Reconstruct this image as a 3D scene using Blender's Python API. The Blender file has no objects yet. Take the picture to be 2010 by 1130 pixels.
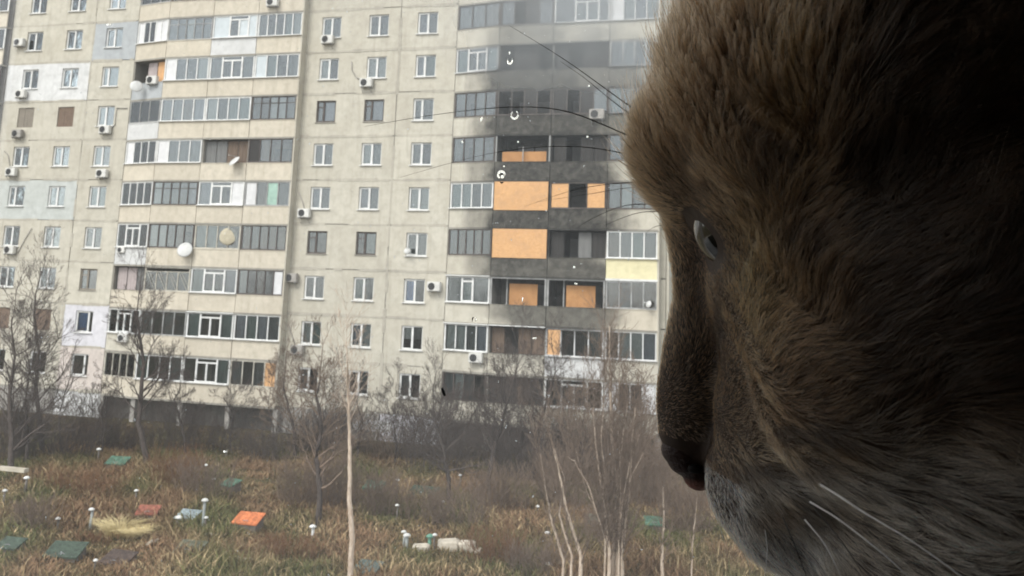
import bpy, bmesh, math, random
import numpy as np
from mathutils import Vector, Matrix
random.seed(7); rng = np.random.default_rng(7)
S = bpy.context.scene
COL = S.collection
R = math.radians

# ------------------------------------------------------------------ camera
FPX, CX, CY = 2000.0, 1005.0, 214.7          # focal length and optical centre in pixels of the 2010 x 1130 frame
CAMZ = 8.9
def rotm(yaw, pitch, roll):
    cy, sy, cp, sp, cr, sr = math.cos(yaw), math.sin(yaw), math.cos(pitch), math.sin(pitch), math.cos(roll), math.sin(roll)
    return (np.array([[cy, -sy, 0], [sy, cy, 0], [0, 0, 1]]) @ np.array([[1, 0, 0], [0, cp, -sp], [0, sp, cp]])
            @ np.array([[cr, 0, sr], [0, 1, 0], [-sr, 0, cr]]))
M = rotm(R(17.2), R(10.26), R(-2.01))          # columns: right, forward, up
EYE = np.array([0, 0, CAMZ])
def ray(px, py): return M @ np.array([(px - CX) / FPX, 1.0, -(py - CY) / FPX])
def at_y(px, py, Y):
    d = ray(px, py); return EYE + d * (Y / d[1])
def on_ground(px, py, z=0.0):
    d = ray(px, py); return EYE + d * ((z - CAMZ) / d[2])
cd = bpy.data.cameras.new('camera'); cam = bpy.data.objects.new('camera', cd); COL.objects.link(cam); S.camera = cam
mw = Matrix.Identity(4)
for i in range(3):
    mw[i][0] = M[i, 0]; mw[i][1] = M[i, 2]; mw[i][2] = -M[i, 1]; mw[i][3] = EYE[i]
cam.matrix_world = mw
cd.sensor_width = 36; cd.lens = 36 * FPX / 2010
cd.shift_y = -(565 - CY) / 2010
cd.clip_start = 0.02; cd.clip_end = 3000
cd.dof.use_dof = True; cd.dof.focus_distance = 0.33; cd.dof.aperture_fstop = 68

# ------------------------------------------------------------------ overcast daylight
SUN_EL, SUN_AZ = 48, 200                       # behind the camera, high, a little to the left
W = bpy.data.worlds.new('World'); S.world = W; W.use_nodes = True
nt = W.node_tree; nt.nodes.clear()
sky = nt.nodes.new('ShaderNodeTexSky'); sky.sky_type = 'NISHITA'; sky.sun_disc = False
sky.sun_elevation = R(SUN_EL); sky.sun_rotation = R(SUN_AZ); sky.air_density = 1.0; sky.dust_density = 1.0; sky.ozone_density = 1.0
hs = nt.nodes.new('ShaderNodeHueSaturation'); hs.inputs['Saturation'].default_value = 0.16
bg = nt.nodes.new('ShaderNodeBackground'); bg.inputs['Strength'].default_value = 0.15
wo = nt.nodes.new('ShaderNodeOutputWorld')
nt.links.new(sky.outputs[0], hs.inputs['Color']); nt.links.new(hs.outputs[0], bg.inputs[0]); nt.links.new(bg.outputs[0], wo.inputs[0])
sl = bpy.data.lights.new('sun', 'SUN'); sl.energy = 1.0; sl.angle = R(25); sl.color = (1, .96, .9)
so = bpy.data.objects.new('sun', sl); COL.objects.link(so)
sdir = Vector((math.sin(R(SUN_AZ)) * math.cos(R(SUN_EL)), math.cos(R(SUN_AZ)) * math.cos(R(SUN_EL)), math.sin(R(SUN_EL))))
so.rotation_euler = sdir.to_track_quat('Z', 'Y').to_euler()
S.view_settings.view_transform = 'Standard'; S.view_settings.look = 'None'
S.view_settings.exposure = 1.12; S.view_settings.gamma = 1; S.view_settings.use_curve_mapping = False
S.render.engine = 'CYCLES'
S.cycles.max_bounces = 8; S.cycles.transparent_max_bounces = 24; S.cycles.diffuse_bounces = 4
S.cycles.use_denoising = True

# ------------------------------------------------------------------ node helpers
class NT:
    def __init__(s, name):
        s.m = bpy.data.materials.new(name); s.m.use_nodes = True; s.t = s.m.node_tree; s.t.nodes.clear()
        s.out = s.n('ShaderNodeOutputMaterial')
    def n(s, k, **kw):
        x = s.t.nodes.new(k)
        for a, b in kw.items(): setattr(x, a, b)
        return x
    def l(s, a, b): s.t.links.new(a, b)
    def put(s, sock, v):
        if isinstance(v, bpy.types.NodeSocket): s.l(v, sock)
        elif isinstance(v, (tuple, list)) and sock.type == 'RGBA': sock.default_value = (*v[:3], 1)
        else: sock.default_value = v
    def math(s, op, a, b=0.0, c=None, clamp=False):
        x = s.n('ShaderNodeMath', operation=op); x.use_clamp = clamp
        s.put(x.inputs[0], a); s.put(x.inputs[1], b)
        if c is not None: s.put(x.inputs[2], c)
        return x.outputs[0]
    def mix(s, f, a, b, mode='MIX'):
        x = s.n('ShaderNodeMix', data_type='RGBA', blend_type=mode)
        s.put(x.inputs[0], f); s.put(x.inputs[6], a); s.put(x.inputs[7], b); return x.outputs[2]
    def pos(s): return s.n('ShaderNodeNewGeometry').outputs['Position']
    def mapv(s, v, scale=(1, 1, 1), loc=(0, 0, 0)):
        x = s.n('ShaderNodeMapping'); s.l(v, x.inputs[0]); x.inputs['Scale'].default_value = scale; x.inputs['Location'].default_value = loc
        return x.outputs[0]
    def noise(s, v, scale, detail=4, rough=.6, dist=0.0):
        x = s.n('ShaderNodeTexNoise'); s.l(v, x.inputs['Vector']); x.inputs['Scale'].default_value = scale
        x.inputs['Detail'].default_value = detail; x.inputs['Roughness'].default_value = rough; x.inputs['Distortion'].default_value = dist
        return x.outputs['Fac']
    def ramp(s, f, a, b, lo=0.0, hi=1.0):
        x = s.n('ShaderNodeMapRange'); s.put(x.inputs[0], f); x.inputs[1].default_value = a; x.inputs[2].default_value = b
        x.inputs[3].default_value = lo; x.inputs[4].default_value = hi; return x.outputs[0]
    def rand(s): return s.n('ShaderNodeObjectInfo').outputs['Random']
    def bump(s, h, strength, dist):
        x = s.n('ShaderNodeBump'); x.inputs['Strength'].default_value = strength; x.inputs['Distance'].default_value = dist
        s.l(h, x.inputs['Height']); return x.outputs[0]
    def bsdf(s, color, rough=.8, metal=0.0, normal=None, spec=.3, **kw):
        x = s.n('ShaderNodeBsdfPrincipled'); s.put(x.inputs['Base Color'], color); s.put(x.inputs['Roughness'], rough)
        x.inputs['Metallic'].default_value = metal; x.inputs['Specular IOR Level'].default_value = spec
        if normal is not None: s.l(normal, x.inputs['Normal'])
        for k, v in kw.items(): s.put(x.inputs[k], v)
        s.l(x.outputs[0], s.out.inputs[0]); return x.outputs[0]
MATS = {}
def plain(name, c, rough=.75, var=.12, scale=3.0, metal=0.0, spec=.3):
    if name in MATS: return MATS[name]
    t = NT(name); p = t.pos(); n = t.noise(p, scale, 5)
    a = tuple(v * (1 - var * 1.6) for v in c); b = tuple(min(1, v * (1 + var)) for v in c)
    col = t.mix(t.ramp(n, .3, .7), a, b)
    col = t.mix(t.ramp(t.rand(), 0, 1, 0, .2), col, tuple(v * .72 for v in c))
    t.bsdf(col, rough, metal, t.bump(n, .2, .01), spec); MATS[name] = t.m; return t.m

def concrete(name, c, c2, soot=True, streak=.5):
    """weathered panel concrete; soot keeps to the place of the fire, streaks run down the wall"""
    if name in MATS: return MATS[name]
    t = NT(name); p = t.pos()
    big = t.noise(p, .45, 3, .55); mid = t.noise(p, 2.3, 5, .65); fine = t.noise(p, 22, 4, .7)
    st = t.noise(t.mapv(p, (2.6, 2.6, .22)), 1.0, 4, .6)
    col = t.mix(t.ramp(big, .33, .66), c, c2)
    rp = t.noise(t.mapv(p, (1, 1, 1), (7, 3, 5)), .9, 2, .5, 1.5); col = t.mix(t.ramp(rp, .56, .60, 0, .16), col, tuple(v * 1.25 for v in c2))
    col = t.mix(t.ramp(mid, .42, .72, 0, .6), col, tuple(v * .66 for v in c))
    col = t.mix(t.ramp(st, .52, .78, 0, streak), col, tuple(v * f * .55 for v, f in zip(c, (1, .97, .9))))
    col = t.mix(t.ramp(fine, .3, .7, 0, .25), col, tuple(min(1, v * 1.25) for v in c2))
    col = t.mix(t.ramp(t.rand(), 0, 1, 0, .28), col, tuple(v * .78 for v in c))
    if soot: col = soot_over(t, p, col, mid, fine)
    t.bsdf(col, .9, 0, t.bump(t.math('ADD', fine, mid), .35, .02), .2)
    MATS[name] = t.m; return t.m
SOOT_C = []                                   # (x, z, radius x, radius z, strength)
def big_soot(t, p):
    if 'bs' not in t.__dict__: t.bs = t.noise(p, .8, 4, .6)
    return t.bs
def soot_over(t, p, col, mid, fine):
    sp = t.n('ShaderNodeSeparateXYZ'); t.l(p, sp.inputs[0]); X, Z = sp.outputs[0], sp.outputs[2]
    tot = None
    for (x, z, rx, rz, k) in SOOT_C:
        dx = t.math('DIVIDE', t.math('SUBTRACT', X, x), rx); dz = t.math('DIVIDE', t.math('SUBTRACT', Z, z), rz)
        d = t.math('SQRT', t.math('ADD', t.math('MULTIPLY', dx, dx), t.math('MULTIPLY', dz, dz)))
        d = t.math('ADD', d, t.math('MULTIPLY', t.math('SUBTRACT', t.math('MULTIPLY_ADD', big_soot(t, p), .6, t.math('MULTIPLY', mid, .4)), .5), 1.15))
        f = t.ramp(d, 1.25, .75, 0, k)
        tot = f if tot is None else t.math('MAXIMUM', tot, f)
    f = t.math('MULTIPLY', tot, t.math('MULTIPLY', t.ramp(fine, .3, .65, .93, 1.0), t.ramp(mid, .36, .60, .90, 1.0)))
    return t.mix(f, col, (.013, .013, .014))
SOOT_C += [(-15.2, 13.1, 4.3, 2.4, .97), (-15.4, 15.6, 4.3, 2.6, .97), (-16.0, 18.5, 4.0, 2.6, .96), (-16.6, 21.2, 3.6, 2.4, .92),
           (-13.2, 20.0, 4.4, 4.2, .80), (-17.0, 23.8, 2.6, 2.0, .6), (-15.4, 10.2, 4.2, 1.7, .9), (-17.5, 12.0, 2.3, 2.0, .95), (-14.6, 8.0, 3.9, 1.5, .82), (-17.0, 6.2, 2.4, 1.3, .4), (-19.6, 14.5, 1.2, 6.0, .5)]

# ------------------------------------------------------------------ mesh helpers
class MB:
    def __init__(s): s.v = []; s.f = []
    def quad(s, a, b, c, d):
        i = len(s.v); s.v += [tuple(a), tuple(b), tuple(c), tuple(d)]; s.f.append((i, i + 1, i + 2, i + 3))
    def box(s, x0, x1, y0, y1, z0, z1):
        i = len(s.v); s.v += [(x0, y0, z0), (x1, y0, z0), (x1, y1, z0), (x0, y1, z0), (x0, y0, z1), (x1, y0, z1), (x1, y1, z1), (x0, y1, z1)]
        s.f += [tuple(i + k for k in q) for q in ((0, 3, 2, 1), (4, 5, 6, 7), (0, 1, 5, 4), (1, 2, 6, 5), (2, 3, 7, 6), (3, 0, 4, 7))]
        return s
    def tube(s, pts, rad, n=5, cap=True):
        pts = [Vector(p) for p in pts]; rings = []
        for k, p in enumerate(pts):
            d = (pts[min(k + 1, len(pts) - 1)] - pts[max(k - 1, 0)]).normalized()
            a = d.cross(Vector((0, 0, 1)));  a = a if a.length > .05 else d.cross(Vector((1, 0, 0)))
            a.normalize(); b = d.cross(a); i = len(s.v); r = rad[k]
            for j in range(n):
                w = 2 * math.pi * j / n; q = p + a * (math.cos(w) * r) + b * (math.sin(w) * r); s.v.append((q.x, q.y, q.z))
            rings.append(i)
        for k in range(len(pts) - 1):
            for j in range(n): s.f.append((rings[k] + j, rings[k] + (j + 1) % n, rings[k + 1] + (j + 1) % n, rings[k + 1] + j))
        if cap: s.f.append(tuple(rings[-1] + j for j in range(n))); s.f.append(tuple(rings[0] + j for j in reversed(range(n))))
        return s
    def lathe(s, c, prof, n=16, axis='z'):
        i = len(s.v)
        for (r, h) in prof:
            for j in range(n):
                w = 2 * math.pi * j / n
                q = (r * math.cos(w), r * math.sin(w), h)
                if axis == 'y': q = (q[0], q[2], q[1])
                s.v.append((c[0] + q[0], c[1] + q[1], c[2] + q[2]))
        for k in range(len(prof) - 1):
            for j in range(n): s.f.append((i + k * n + j, i + k * n + (j + 1) % n, i + (k + 1) * n + (j + 1) % n, i + (k + 1) * n + j))
        s.f.append(tuple(i + j for j in reversed(range(n)))); s.f.append(tuple(i + (len(prof) - 1) * n + j for j in range(n)))
        return s
    def mesh(s, name, m, smooth=False):
        me = bpy.data.meshes.new(name); me.from_pydata(s.v, [], s.f); me.materials.append(m)
        if smooth: me.polygons.foreach_set('use_smooth', [True] * len(me.polygons))
        return me
    def obj(s, name, m, parent=None, smooth=False): return link(name, s.mesh(name, m, smooth), parent)
def link(name, data, parent=None, mat=None):
    o = bpy.data.objects.new(name, data); COL.objects.link(o)
    if parent is not None: o.parent = parent
    return o
def tag(o, label=None, cat=None, group=None, kind=None):
    for k, v in (('label', label), ('category', cat), ('group', group), ('kind', kind)):
        if v: o[k] = v
    return o
def empty(name, loc=(0, 0, 0), rz=0.0):
    o = link(name, None); o.location = loc; o.rotation_euler = (0, 0, rz); o.empty_display_size = .2; return o
def sphere_bits(c, r, n=10, m=7, sc=(1, 1, 1)):
    prof = [(math.sin(math.pi * k / m) * r, -math.cos(math.pi * k / m) * r) for k in range(1, m)]
    b = MB(); b.lathe((0, 0, 0), prof, n); b.v = [(c[0] + x * sc[0], c[1] + y * sc[1], c[2] + z * sc[2]) for x, y, z in b.v]; return b
# ------------------------------------------------------------------ ground and sky-side setting
FY = 58.41                                     # front plane of the apartment block
def gh(x, y):
    v = .18 * math.sin(x * .31 + 1.3) * math.cos(y * .23) + .12 * math.sin(x * .83 + y * .57) + .05 * math.sin(x * 2.1 - y * 1.7)
    k = max(0, min(1, (FY - 2 - y) / 4)); return v * k if y < FY else 0.0
t = NT('rough_earth'); p = t.pos()
n1 = t.noise(p, .12, 5, .6); n2 = t.noise(p, 1.1, 6, .7); n3 = t.noise(p, 9, 4, .7)
c = t.mix(t.ramp(n1, .35, .65), (.10, .072, .04), (.085, .085, .038))
c = t.mix(t.ramp(n2, .45, .7), c, (.15, .105, .055)); c = t.mix(t.ramp(n3, .35, .7, 0, .5), c, (.05, .038, .026))
t.bsdf(c, .95, 0, t.bump(n2, .6, .15), .1); M_EARTH = t.m
g = MB()
xs = [-900, -300, -120] + [x for x in np.arange(-80, 40.1, 1.5)] + [80, 300, 900]; ys = [-300, -60, -5] + [y for y in np.arange(8, 60.1, 1.0)] + [75, 120, 300, 1500]
for y in ys:
    for x in xs: g.v.append((x, y, gh(x, y) if -80 <= x <= 40 and 8 <= y <= 60 else 0))
nx = len(xs)
for j in range(len(ys) - 1):
    for i in range(nx - 1): g.f.append((j * nx + i, j * nx + i + 1, (j + 1) * nx + i + 1, (j + 1) * nx + i))
tag(g.obj('ground', M_EARTH, smooth=True), kind='structure')

# ------------------------------------------------------------------ materials of the block
WALL = concrete('panel_concrete', (.49, .455, .375), (.56, .53, .45))
WALL2 = concrete('panel_concrete_warm', (.54, .485, .39), (.61, .555, .455))
W_GREYBLUE = concrete('grey_blue_paint', (.40, .42, .43), (.46, .48, .49), streak=.25)
W_WHITE = concrete('whitewash', (.58, .58, .57), (.66, .66, .65), streak=.25)
W_LILAC = concrete('pale_lilac_paint', (.56, .55, .58), (.64, .63, .66), streak=.3)
W_PINK = concrete('pale_pink_paint', (.54, .47, .43), (.60, .54, .49), streak=.3)
W_PALEBLUE = concrete('washed_blue_paint', (.47, .49, .46), (.53, .55, .53), streak=.3)
W_YELLOW = concrete('yellow_cladding', (.70, .64, .40), (.77, .71, .47), soot=False, streak=.25)
PLINTH = concrete('plinth_concrete', (.28, .26, .235), (.40, .385, .36), streak=.7)
UNDER = concrete('undercroft_shade', (.10, .09, .08), (.20, .185, .165), soot=False, streak=.8)  # dark tone carries the shade of the recess under the balconies
MASTIC = concrete('joint_mastic', (.27, .255, .22), (.36, .34, .295))
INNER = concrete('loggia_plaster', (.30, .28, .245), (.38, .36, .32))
PVC = plain('white_plastic_frame', (.71, .71, .69), .45, .12)
PVC_S = concrete('smoked_white_frame', (.60, .60, .59), (.66, .66, .65), streak=.35)
CHAR = 1
WOOD_D = plain('dark_wood_frame', (.085, .070, .062), .6, .3)
WOOD_G = plain('grey_painted_frame', (.33, .33, .32), .7, .2)
WOOD_B = plain('beige_painted_frame', (.50, .47, .40), .7, .2)
def weave(name, c, var=.1, w=14, rough=.9):
    t = NT(name); p = t.pos(); wv = t.n('ShaderNodeTexWave'); wv.bands_direction = 'X'
    t.l(p, wv.inputs[0]); wv.inputs['Scale'].default_value = w * .33; wv.inputs['Distortion'].default_value = 2.5; wv.inputs['Detail'].default_value = 2
    n = t.noise(p, 3, 4)
    col = t.mix(t.math('MULTIPLY', wv.outputs['Fac'], .35), c, tuple(v * .6 for v in c)); col = t.mix(t.ramp(n, .4, .7, 0, .4), col, tuple(v * .55 for v in c))
    t.bsdf(col, rough); return t.m
TONE = {'W': weave('white_curtain', (.50, .50, .48)), 'G': weave('grey_curtain', (.19, .19, .185)), 'B': weave('blue_curtain', (.10, .22, .50)),
        'L': weave('pale_lilac_curtain', (.33, .33, .37)), 'N': weave('brown_curtain', (.16, .115, .085)), 'R': weave('grey_green_curtain', (.22, .27, .255)),
        'O': None, 'S': weave('sky_blue_panel', (.50, .57, .60)), 'K': weave('sooty_lining', (.045, .042, .04)), 'P': weave('pink_curtain', (.44, .38, .37))}
t = NT('orange_board'); p = t.pos(); a = t.noise(t.mapv(p, (1, 1, 2.6)), 9, 5, .75, 1.2); b = t.noise(p, 1.6, 4, .7)
c = t.mix(t.ramp(a, .36, .66), (.52, .28, .12), (.78, .47, .23)); c = t.mix(t.ramp(b, .42, .68, 0, .7), c, (.50, .30, .16))
fx = t.n('ShaderNodeSeparateXYZ'); t.l(p, fx.inputs[0])
t.bsdf(c, .75, 0, t.bump(a, .3, .01)); OSB = t.m
OSB_S = concrete('scorched_board', (.40, .20, .085), (.52, .28, .12), soot=False, streak=.9)
BOARD_N = weave('weathered_brown_board', (.19, .135, .10)); BOARD_G = weave('weathered_grey_board', (.25, .22, .18))
TONE['O'] = OSB
CLAD_B = plain('pale_blue_cladding', (.55, .60, .62), .6, .08); CLAD_W = plain('white_cladding', (.68, .68, .68), .55, .08)
CLAD_G = plain('green_tinted_sheet', (.34, .50, .42), .5, .15)
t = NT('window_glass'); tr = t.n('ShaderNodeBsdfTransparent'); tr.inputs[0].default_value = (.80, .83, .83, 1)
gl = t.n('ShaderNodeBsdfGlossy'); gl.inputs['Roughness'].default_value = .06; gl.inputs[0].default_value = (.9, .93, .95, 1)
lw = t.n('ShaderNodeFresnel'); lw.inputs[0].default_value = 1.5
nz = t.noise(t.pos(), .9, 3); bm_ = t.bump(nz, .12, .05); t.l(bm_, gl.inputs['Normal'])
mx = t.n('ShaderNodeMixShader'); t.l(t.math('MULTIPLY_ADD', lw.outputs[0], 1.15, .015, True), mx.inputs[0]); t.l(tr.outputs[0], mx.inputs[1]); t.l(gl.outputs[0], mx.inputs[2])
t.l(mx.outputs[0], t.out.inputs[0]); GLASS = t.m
DARKROOM = plain('dim_room_lining', (.09, .085, .08), .9, .3)  # dark colour stands in for the dimness of rooms behind the windows

# ------------------------------------------------------------------ the apartment block
ZC = lambda r: 25.69 - 2.8 * r                  # window centre height of storey row r (row 8 is the lowest)
block = tag(empty('apartment_building', (-30, FY, 0)), 'long nine-storey panel apartment block with a burnt strip of orange-boarded balconies', 'building')
bo = Vector((-30, FY, 0))
def part(name, mesh, loc=(0, 0, 0), rz=0.0, parent=None, label=None):
    o = link(name, mesh, parent or block)
    o.location = Vector(loc) - (bo if parent is None else Vector((0, 0, 0))); o.rotation_euler = (0, 0, rz)
    if label: o['label'] = label
    return o
WW_, WH_ = 1.38, 1.42
G = .035                                        # half a panel joint
def panel_mesh(w, holes, mat, thick=.28, h=2.8, z0=-1.65):
    """w wide wall panel, window openings centred at the given x; origin at the left end on the window centre height"""
    us = [G]; zs = [z0 + G, -WH_ / 2, WH_ / 2, z0 + h - G]
    for hx in holes: us += [hx - WW_ / 2, hx + WW_ / 2]
    us.append(w - G); m = MB(); nn = len(us)
    for z in zs:
        for u in us: m.v.append((u, 0, z))
    hole = lambda i, j: j == 1 and i % 2 == 1
    for j in range(3):
        for i in range(nn - 1):
            if hole(i, j) and holes: 
                a, b, c, d = us[i], us[i + 1], zs[1], zs[2]
                for q in (((a, 0, c), (a, .28, c), (a, .28, d), (a, 0, d)), ((b, 0, c), (b, 0, d), (b, .28, d), (b, .28, c)),
                          ((a, 0, d), (a, .28, d), (b, .28, d), (b, 0, d)), ((a, 0, c), (b, 0, c), (b, .28, c), (a, .28, c))): m.quad(*q)
                continue
            m.f.append((j * nn + i, j * nn + i + 1, (j + 1) * nn + i + 1, (j + 1) * nn + i))
    e = .006
    a, b, c, d = us[0], us[-1], zs[0], zs[-1]
    for q in (((a, 0, c), (a, 0, d), (a, thick, d), (a, thick, c)), ((b, 0, c), (b, thick, c), (b, thick, d), (b, 0, d)),
              ((a, 0, d), (b, 0, d), (b, thick, d), (a, thick, d)), ((a, 0, c), (a, thick, c), (b, thick, c), (b, 0, c))): m.quad(*q)
    return m.mesh('panel_mesh', mat)
_pc = {}
def panel(r, u0, w, holes, mat, label=None, dy=0.0):
    k = (round(w, 3), tuple(round(h, 3) for h in holes), mat.name)
    if k not in _pc: _pc[k] = panel_mesh(w, holes, mat)
    return part('wall_panel', _pc[k], (u0, FY + dy + random.uniform(0, .018), ZC(r)), label=label)
PAINT = {('C', 0): (W_GREYBLUE, 'grey-blue painted wall panel'), ('A', 1): (W_WHITE, 'whitewashed wall panel'), ('A', 4): (W_PALEBLUE, 'faded pale blue wall panel'),
         ('C', 7): (W_LILAC, 'pale lilac painted wall panel'), ('C', 8): (W_PINK, 'pinkish painted wall panel')}
for r in range(-2, 9):
    for key, u0, w, holes in (('A', -56.5, 7.2, (2.11, 5.54)), ('C', -49.3, 3.65, (1.72,)), ('D', -32.65, 6.9, (1.99, 5.37)), ('F', -25.75, 3.9, (1.85,)), ('Z', -9.1, .5, ())):
        m, lab = PAINT.get((key, r), (WALL, None))
        panel(r, u0, w, holes, m, lab)
# mastic behind the joints: one strip per joint line
ms = MB()
for r in range(-2, 10):
    z = ZC(r) + 1.15
    for a, b in ((-56.5, -45.65), (-32.65, -21.85)): ms.box(a, b, FY + .05, FY + .2, z - .07, z + .07)
for x in (-56.5, -49.3, -45.66, -32.65, -25.75, -21.86, -9.1): ms.box(x - .07, x + .07, FY + .055, FY + .205, ZC(8) - 1.65, ZC(-2) + 1.15)
ms.obj('joint_filling', MASTIC, block).location = -bo
SEAL = concrete('joint_seal_smear', (.38, .355, .30), (.47, .44, .37), streak=.4)
js = MB(); rj = random.Random(3)
def seal(x0, x1, z0, z1, horiz):
    k = x0 if horiz else z0; e = x1 if horiz else z1
    while k < e:
        q = min(e, k + rj.uniform(.5, 1.6)); w = rj.uniform(.05, .12); c = rj.uniform(-.02, .02)
        if rj.random() < .85:
            if horiz: js.box(k, q, FY - .003, FY + .03, z0 - w + c, z0 + w + c)
            else: js.box(x0 - w + c, x0 + w + c, FY - .006, FY + .03, k, q)
        k = q
for r in range(-2, 10):
    for a, b in ((-56.4, -49.45), (-49.15, -45.8), (-32.5, -25.9), (-25.6, -22.0)): seal(a, b, ZC(r) + 1.15, 0, True)
for x in (-49.3, -25.75): seal(x, 0, ZC(8) - 1.6, ZC(-2) + 1.1, False)
so_ = js.obj('joint_seal', SEAL, block); so_.location = -bo; so_['kind'] = 'stuff'
# body of the block behind the facade, its right end wall, roof
core = MB(); core.box(-110, -8.62, FY + 2.4, FY + 13, 0, 35.5).obj('dark_room_core', DARKROOM, block).location = -bo  # dark box behind the openings, room shade put into its colour
endw = MB(); endw.box(-8.6, -8.45, FY + .03, FY + 13.1, .0, 35.5).obj('end_wall', WALL, block).location = -bo
rf = MB(); rf.box(-110, -8.3, FY - .2, FY + 13.2, 35.55, 35.9).obj('roof', PLINTH, block).location = -bo
lb = MB(); lb.box(-110, -56.6, FY + .02, FY + 2.3, 0, 35.5)
for z in [ZC(r) + 1.15 for r in range(-2, 10)]: lb.box(-56.45, -8.65, FY + .29, FY + 2.39, z - .1, z + .1)
lb.obj('floor_slabs', PLINTH, block).location = -bo

# windows: frame with sill, panes and curtains as sub-parts
def frame_mesh(mull, mat, t_=.07, sash=True, old=False):
    m = MB(); w, h = WW_ / 2 - .004, WH_ / 2 - .004
    m.box(-w, w, 0, .07, -h, -h + t_); m.box(-w, w, 0, .07, h - t_, h); m.box(-w, -w + t_, 0, .07, -h + t_, h - t_); m.box(w - t_, w, 0, .07, -h + t_, h - t_)
    x = -w + 2 * w * mull; m.box(x - .065, x + .065, -.012, .06, -h + t_, h - t_)
    if old: m.box(-w + t_, x - .065, 0, .06, h - .46, h - .38)
    elif sash:
        m.box(-w + t_, -w + t_ + .045, -.008, .05, -h + t_, h - t_)
        m.box(-w + t_ + .045, x - .065, -.008, .05, -h + t_, -h + t_ + .045); m.box(-w + t_ + .045, x - .065, -.008, .05, h - t_ - .045, h - t_)
    return m.mesh('frame_mesh', mat)
_fc = {}
def rect_mesh(w, h, mat, y=0.0, fold=False):
    k = ('r', round(w, 2), round(h, 2), mat.name, fold)
    if k not in _fc:
        m = MB()
        if fold:
            n = max(4, int(w / .09)); 
            for i in range(n + 1):
                x = -w / 2 + w * i / n; yy = .02 * math.sin(i * 1.9); m.v += [(x, yy, -h / 2), (x, yy * .4, h / 2)]
            for i in range(n): m.f.append((2 * i, 2 * i + 2, 2 * i + 3, 2 * i + 1))
        else: m.box(-w / 2, w / 2, -.006, .006, -h / 2, h / 2)
        _fc[k] = m.mesh('sheet_mesh', mat)
    return _fc[k]
sill_w = MB().box(-.76, .76, -.12, .02, -.045, 0).mesh('sill_mesh', PVC); sill_c = MB().box(-.74, .74, -.07, .02, -.05, 0).mesh('sill_mesh', MASTIC)
def window(r, uc, tones, mull=.5, fr=PVC, sill=True, old=False, label=None, half=(1, 1)):
    k = ('f', round(mull, 2), fr.name, old)
    if k not in _fc: _fc[k] = frame_mesh(mull, fr, old=old, t_=.07 if not old else .10)
    w = part('window', _fc[k], (uc, FY + .11, ZC(r)), label=label)
    s = link('sill', sill_w if sill else sill_c, w); s.location = (0, -.09, -WH_ / 2 + .0)
    xm = -WW_ / 2 + WW_ * mull
    for i, (a, b) in enumerate(((-WW_ / 2 + .07, xm - .06), (xm + .06, WW_ / 2 - .07))):
        tn = tones[i]
        if b - a < .1: continue
        pn = link('window_pane', rect_mesh(b - a, WH_ - .14, GLASS), w); pn.location = ((a + b) / 2, .035, 0)
        if tn != 'D':
            hh = half[i]; H = (WH_ + .1) * hh
            cu = link('curtain', rect_mesh(b - a + .08, H, TONE[tn], fold=True), w); cu.location = ((a + b) / 2, .14, (WH_ + .1 - H) / 2)
    return w
def boarded(r, uc, mat, label):
    m = MB(); 
    for k in range(5): m.box(-WW_ / 2 + .01 + k * .272, -WW_ / 2 + .01 + k * .272 + .262, random.uniform(-.01, .01), .05, -WH_ / 2 + .01, WH_ / 2 - .01)
    return part('window_board', m.mesh('board_mesh', mat), (uc, FY + .08, ZC(r)), label=label)
UC = dict(A=-54.39, B=-50.96, C=-47.58, D=-30.66, E=-27.28, F=-23.9)
WT = {0: 'GG WG DG RG GG LG', 1: 'GG DD WR WD WW LR', 2: '## ## WL oL oL GG', 3: 'WR WG WP GG WG GD', 4: 'GD DG RR LG LG WW', 5: 'DG GW DD kD kR GG', 6: 'RG GL nN GG RG BD', 7: '## ## BD WR LW WG', 8: 'ND DD DD GD DG GD',
      -1: 'GG WG GG GG WW GG', -2: 'GG WG GG GG WW GG'}
MULL = {('C', 1): .36, ('C', 0): .5, ('C', 7): .72, ('C', 8): .74, ('F', 2): .42, ('F', 1): .44, ('C', 2): .46, ('A', 4): .38, ('F', 5): .5}
for r, s in WT.items():
    for key, tt in zip('ABCDEF', s.split()):
        u = UC[key]
        if tt == '##': boarded(r, u, BOARD_G if key == 'A' and r == 2 else BOARD_N, 'weathered boarded-up window'); continue
        if tt[0] in 'okn':
            fr = WOOD_D if tt[0] != 'n' else BOARD_G
            window(r, u, ('G' if tt[0] != 'k' else 'D') + tt[1], .36 if tt[0] == 'o' else .42, fr, False, True, 'window in an old dark wooden frame')
            continue
        window(r, u, tt, MULL.get((key, r), .5), PVC, not (key == 'C' and r == 0) or True, half=((.55, .55) if (key, r) in (('F', 7),) else (1, 1)))

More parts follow.
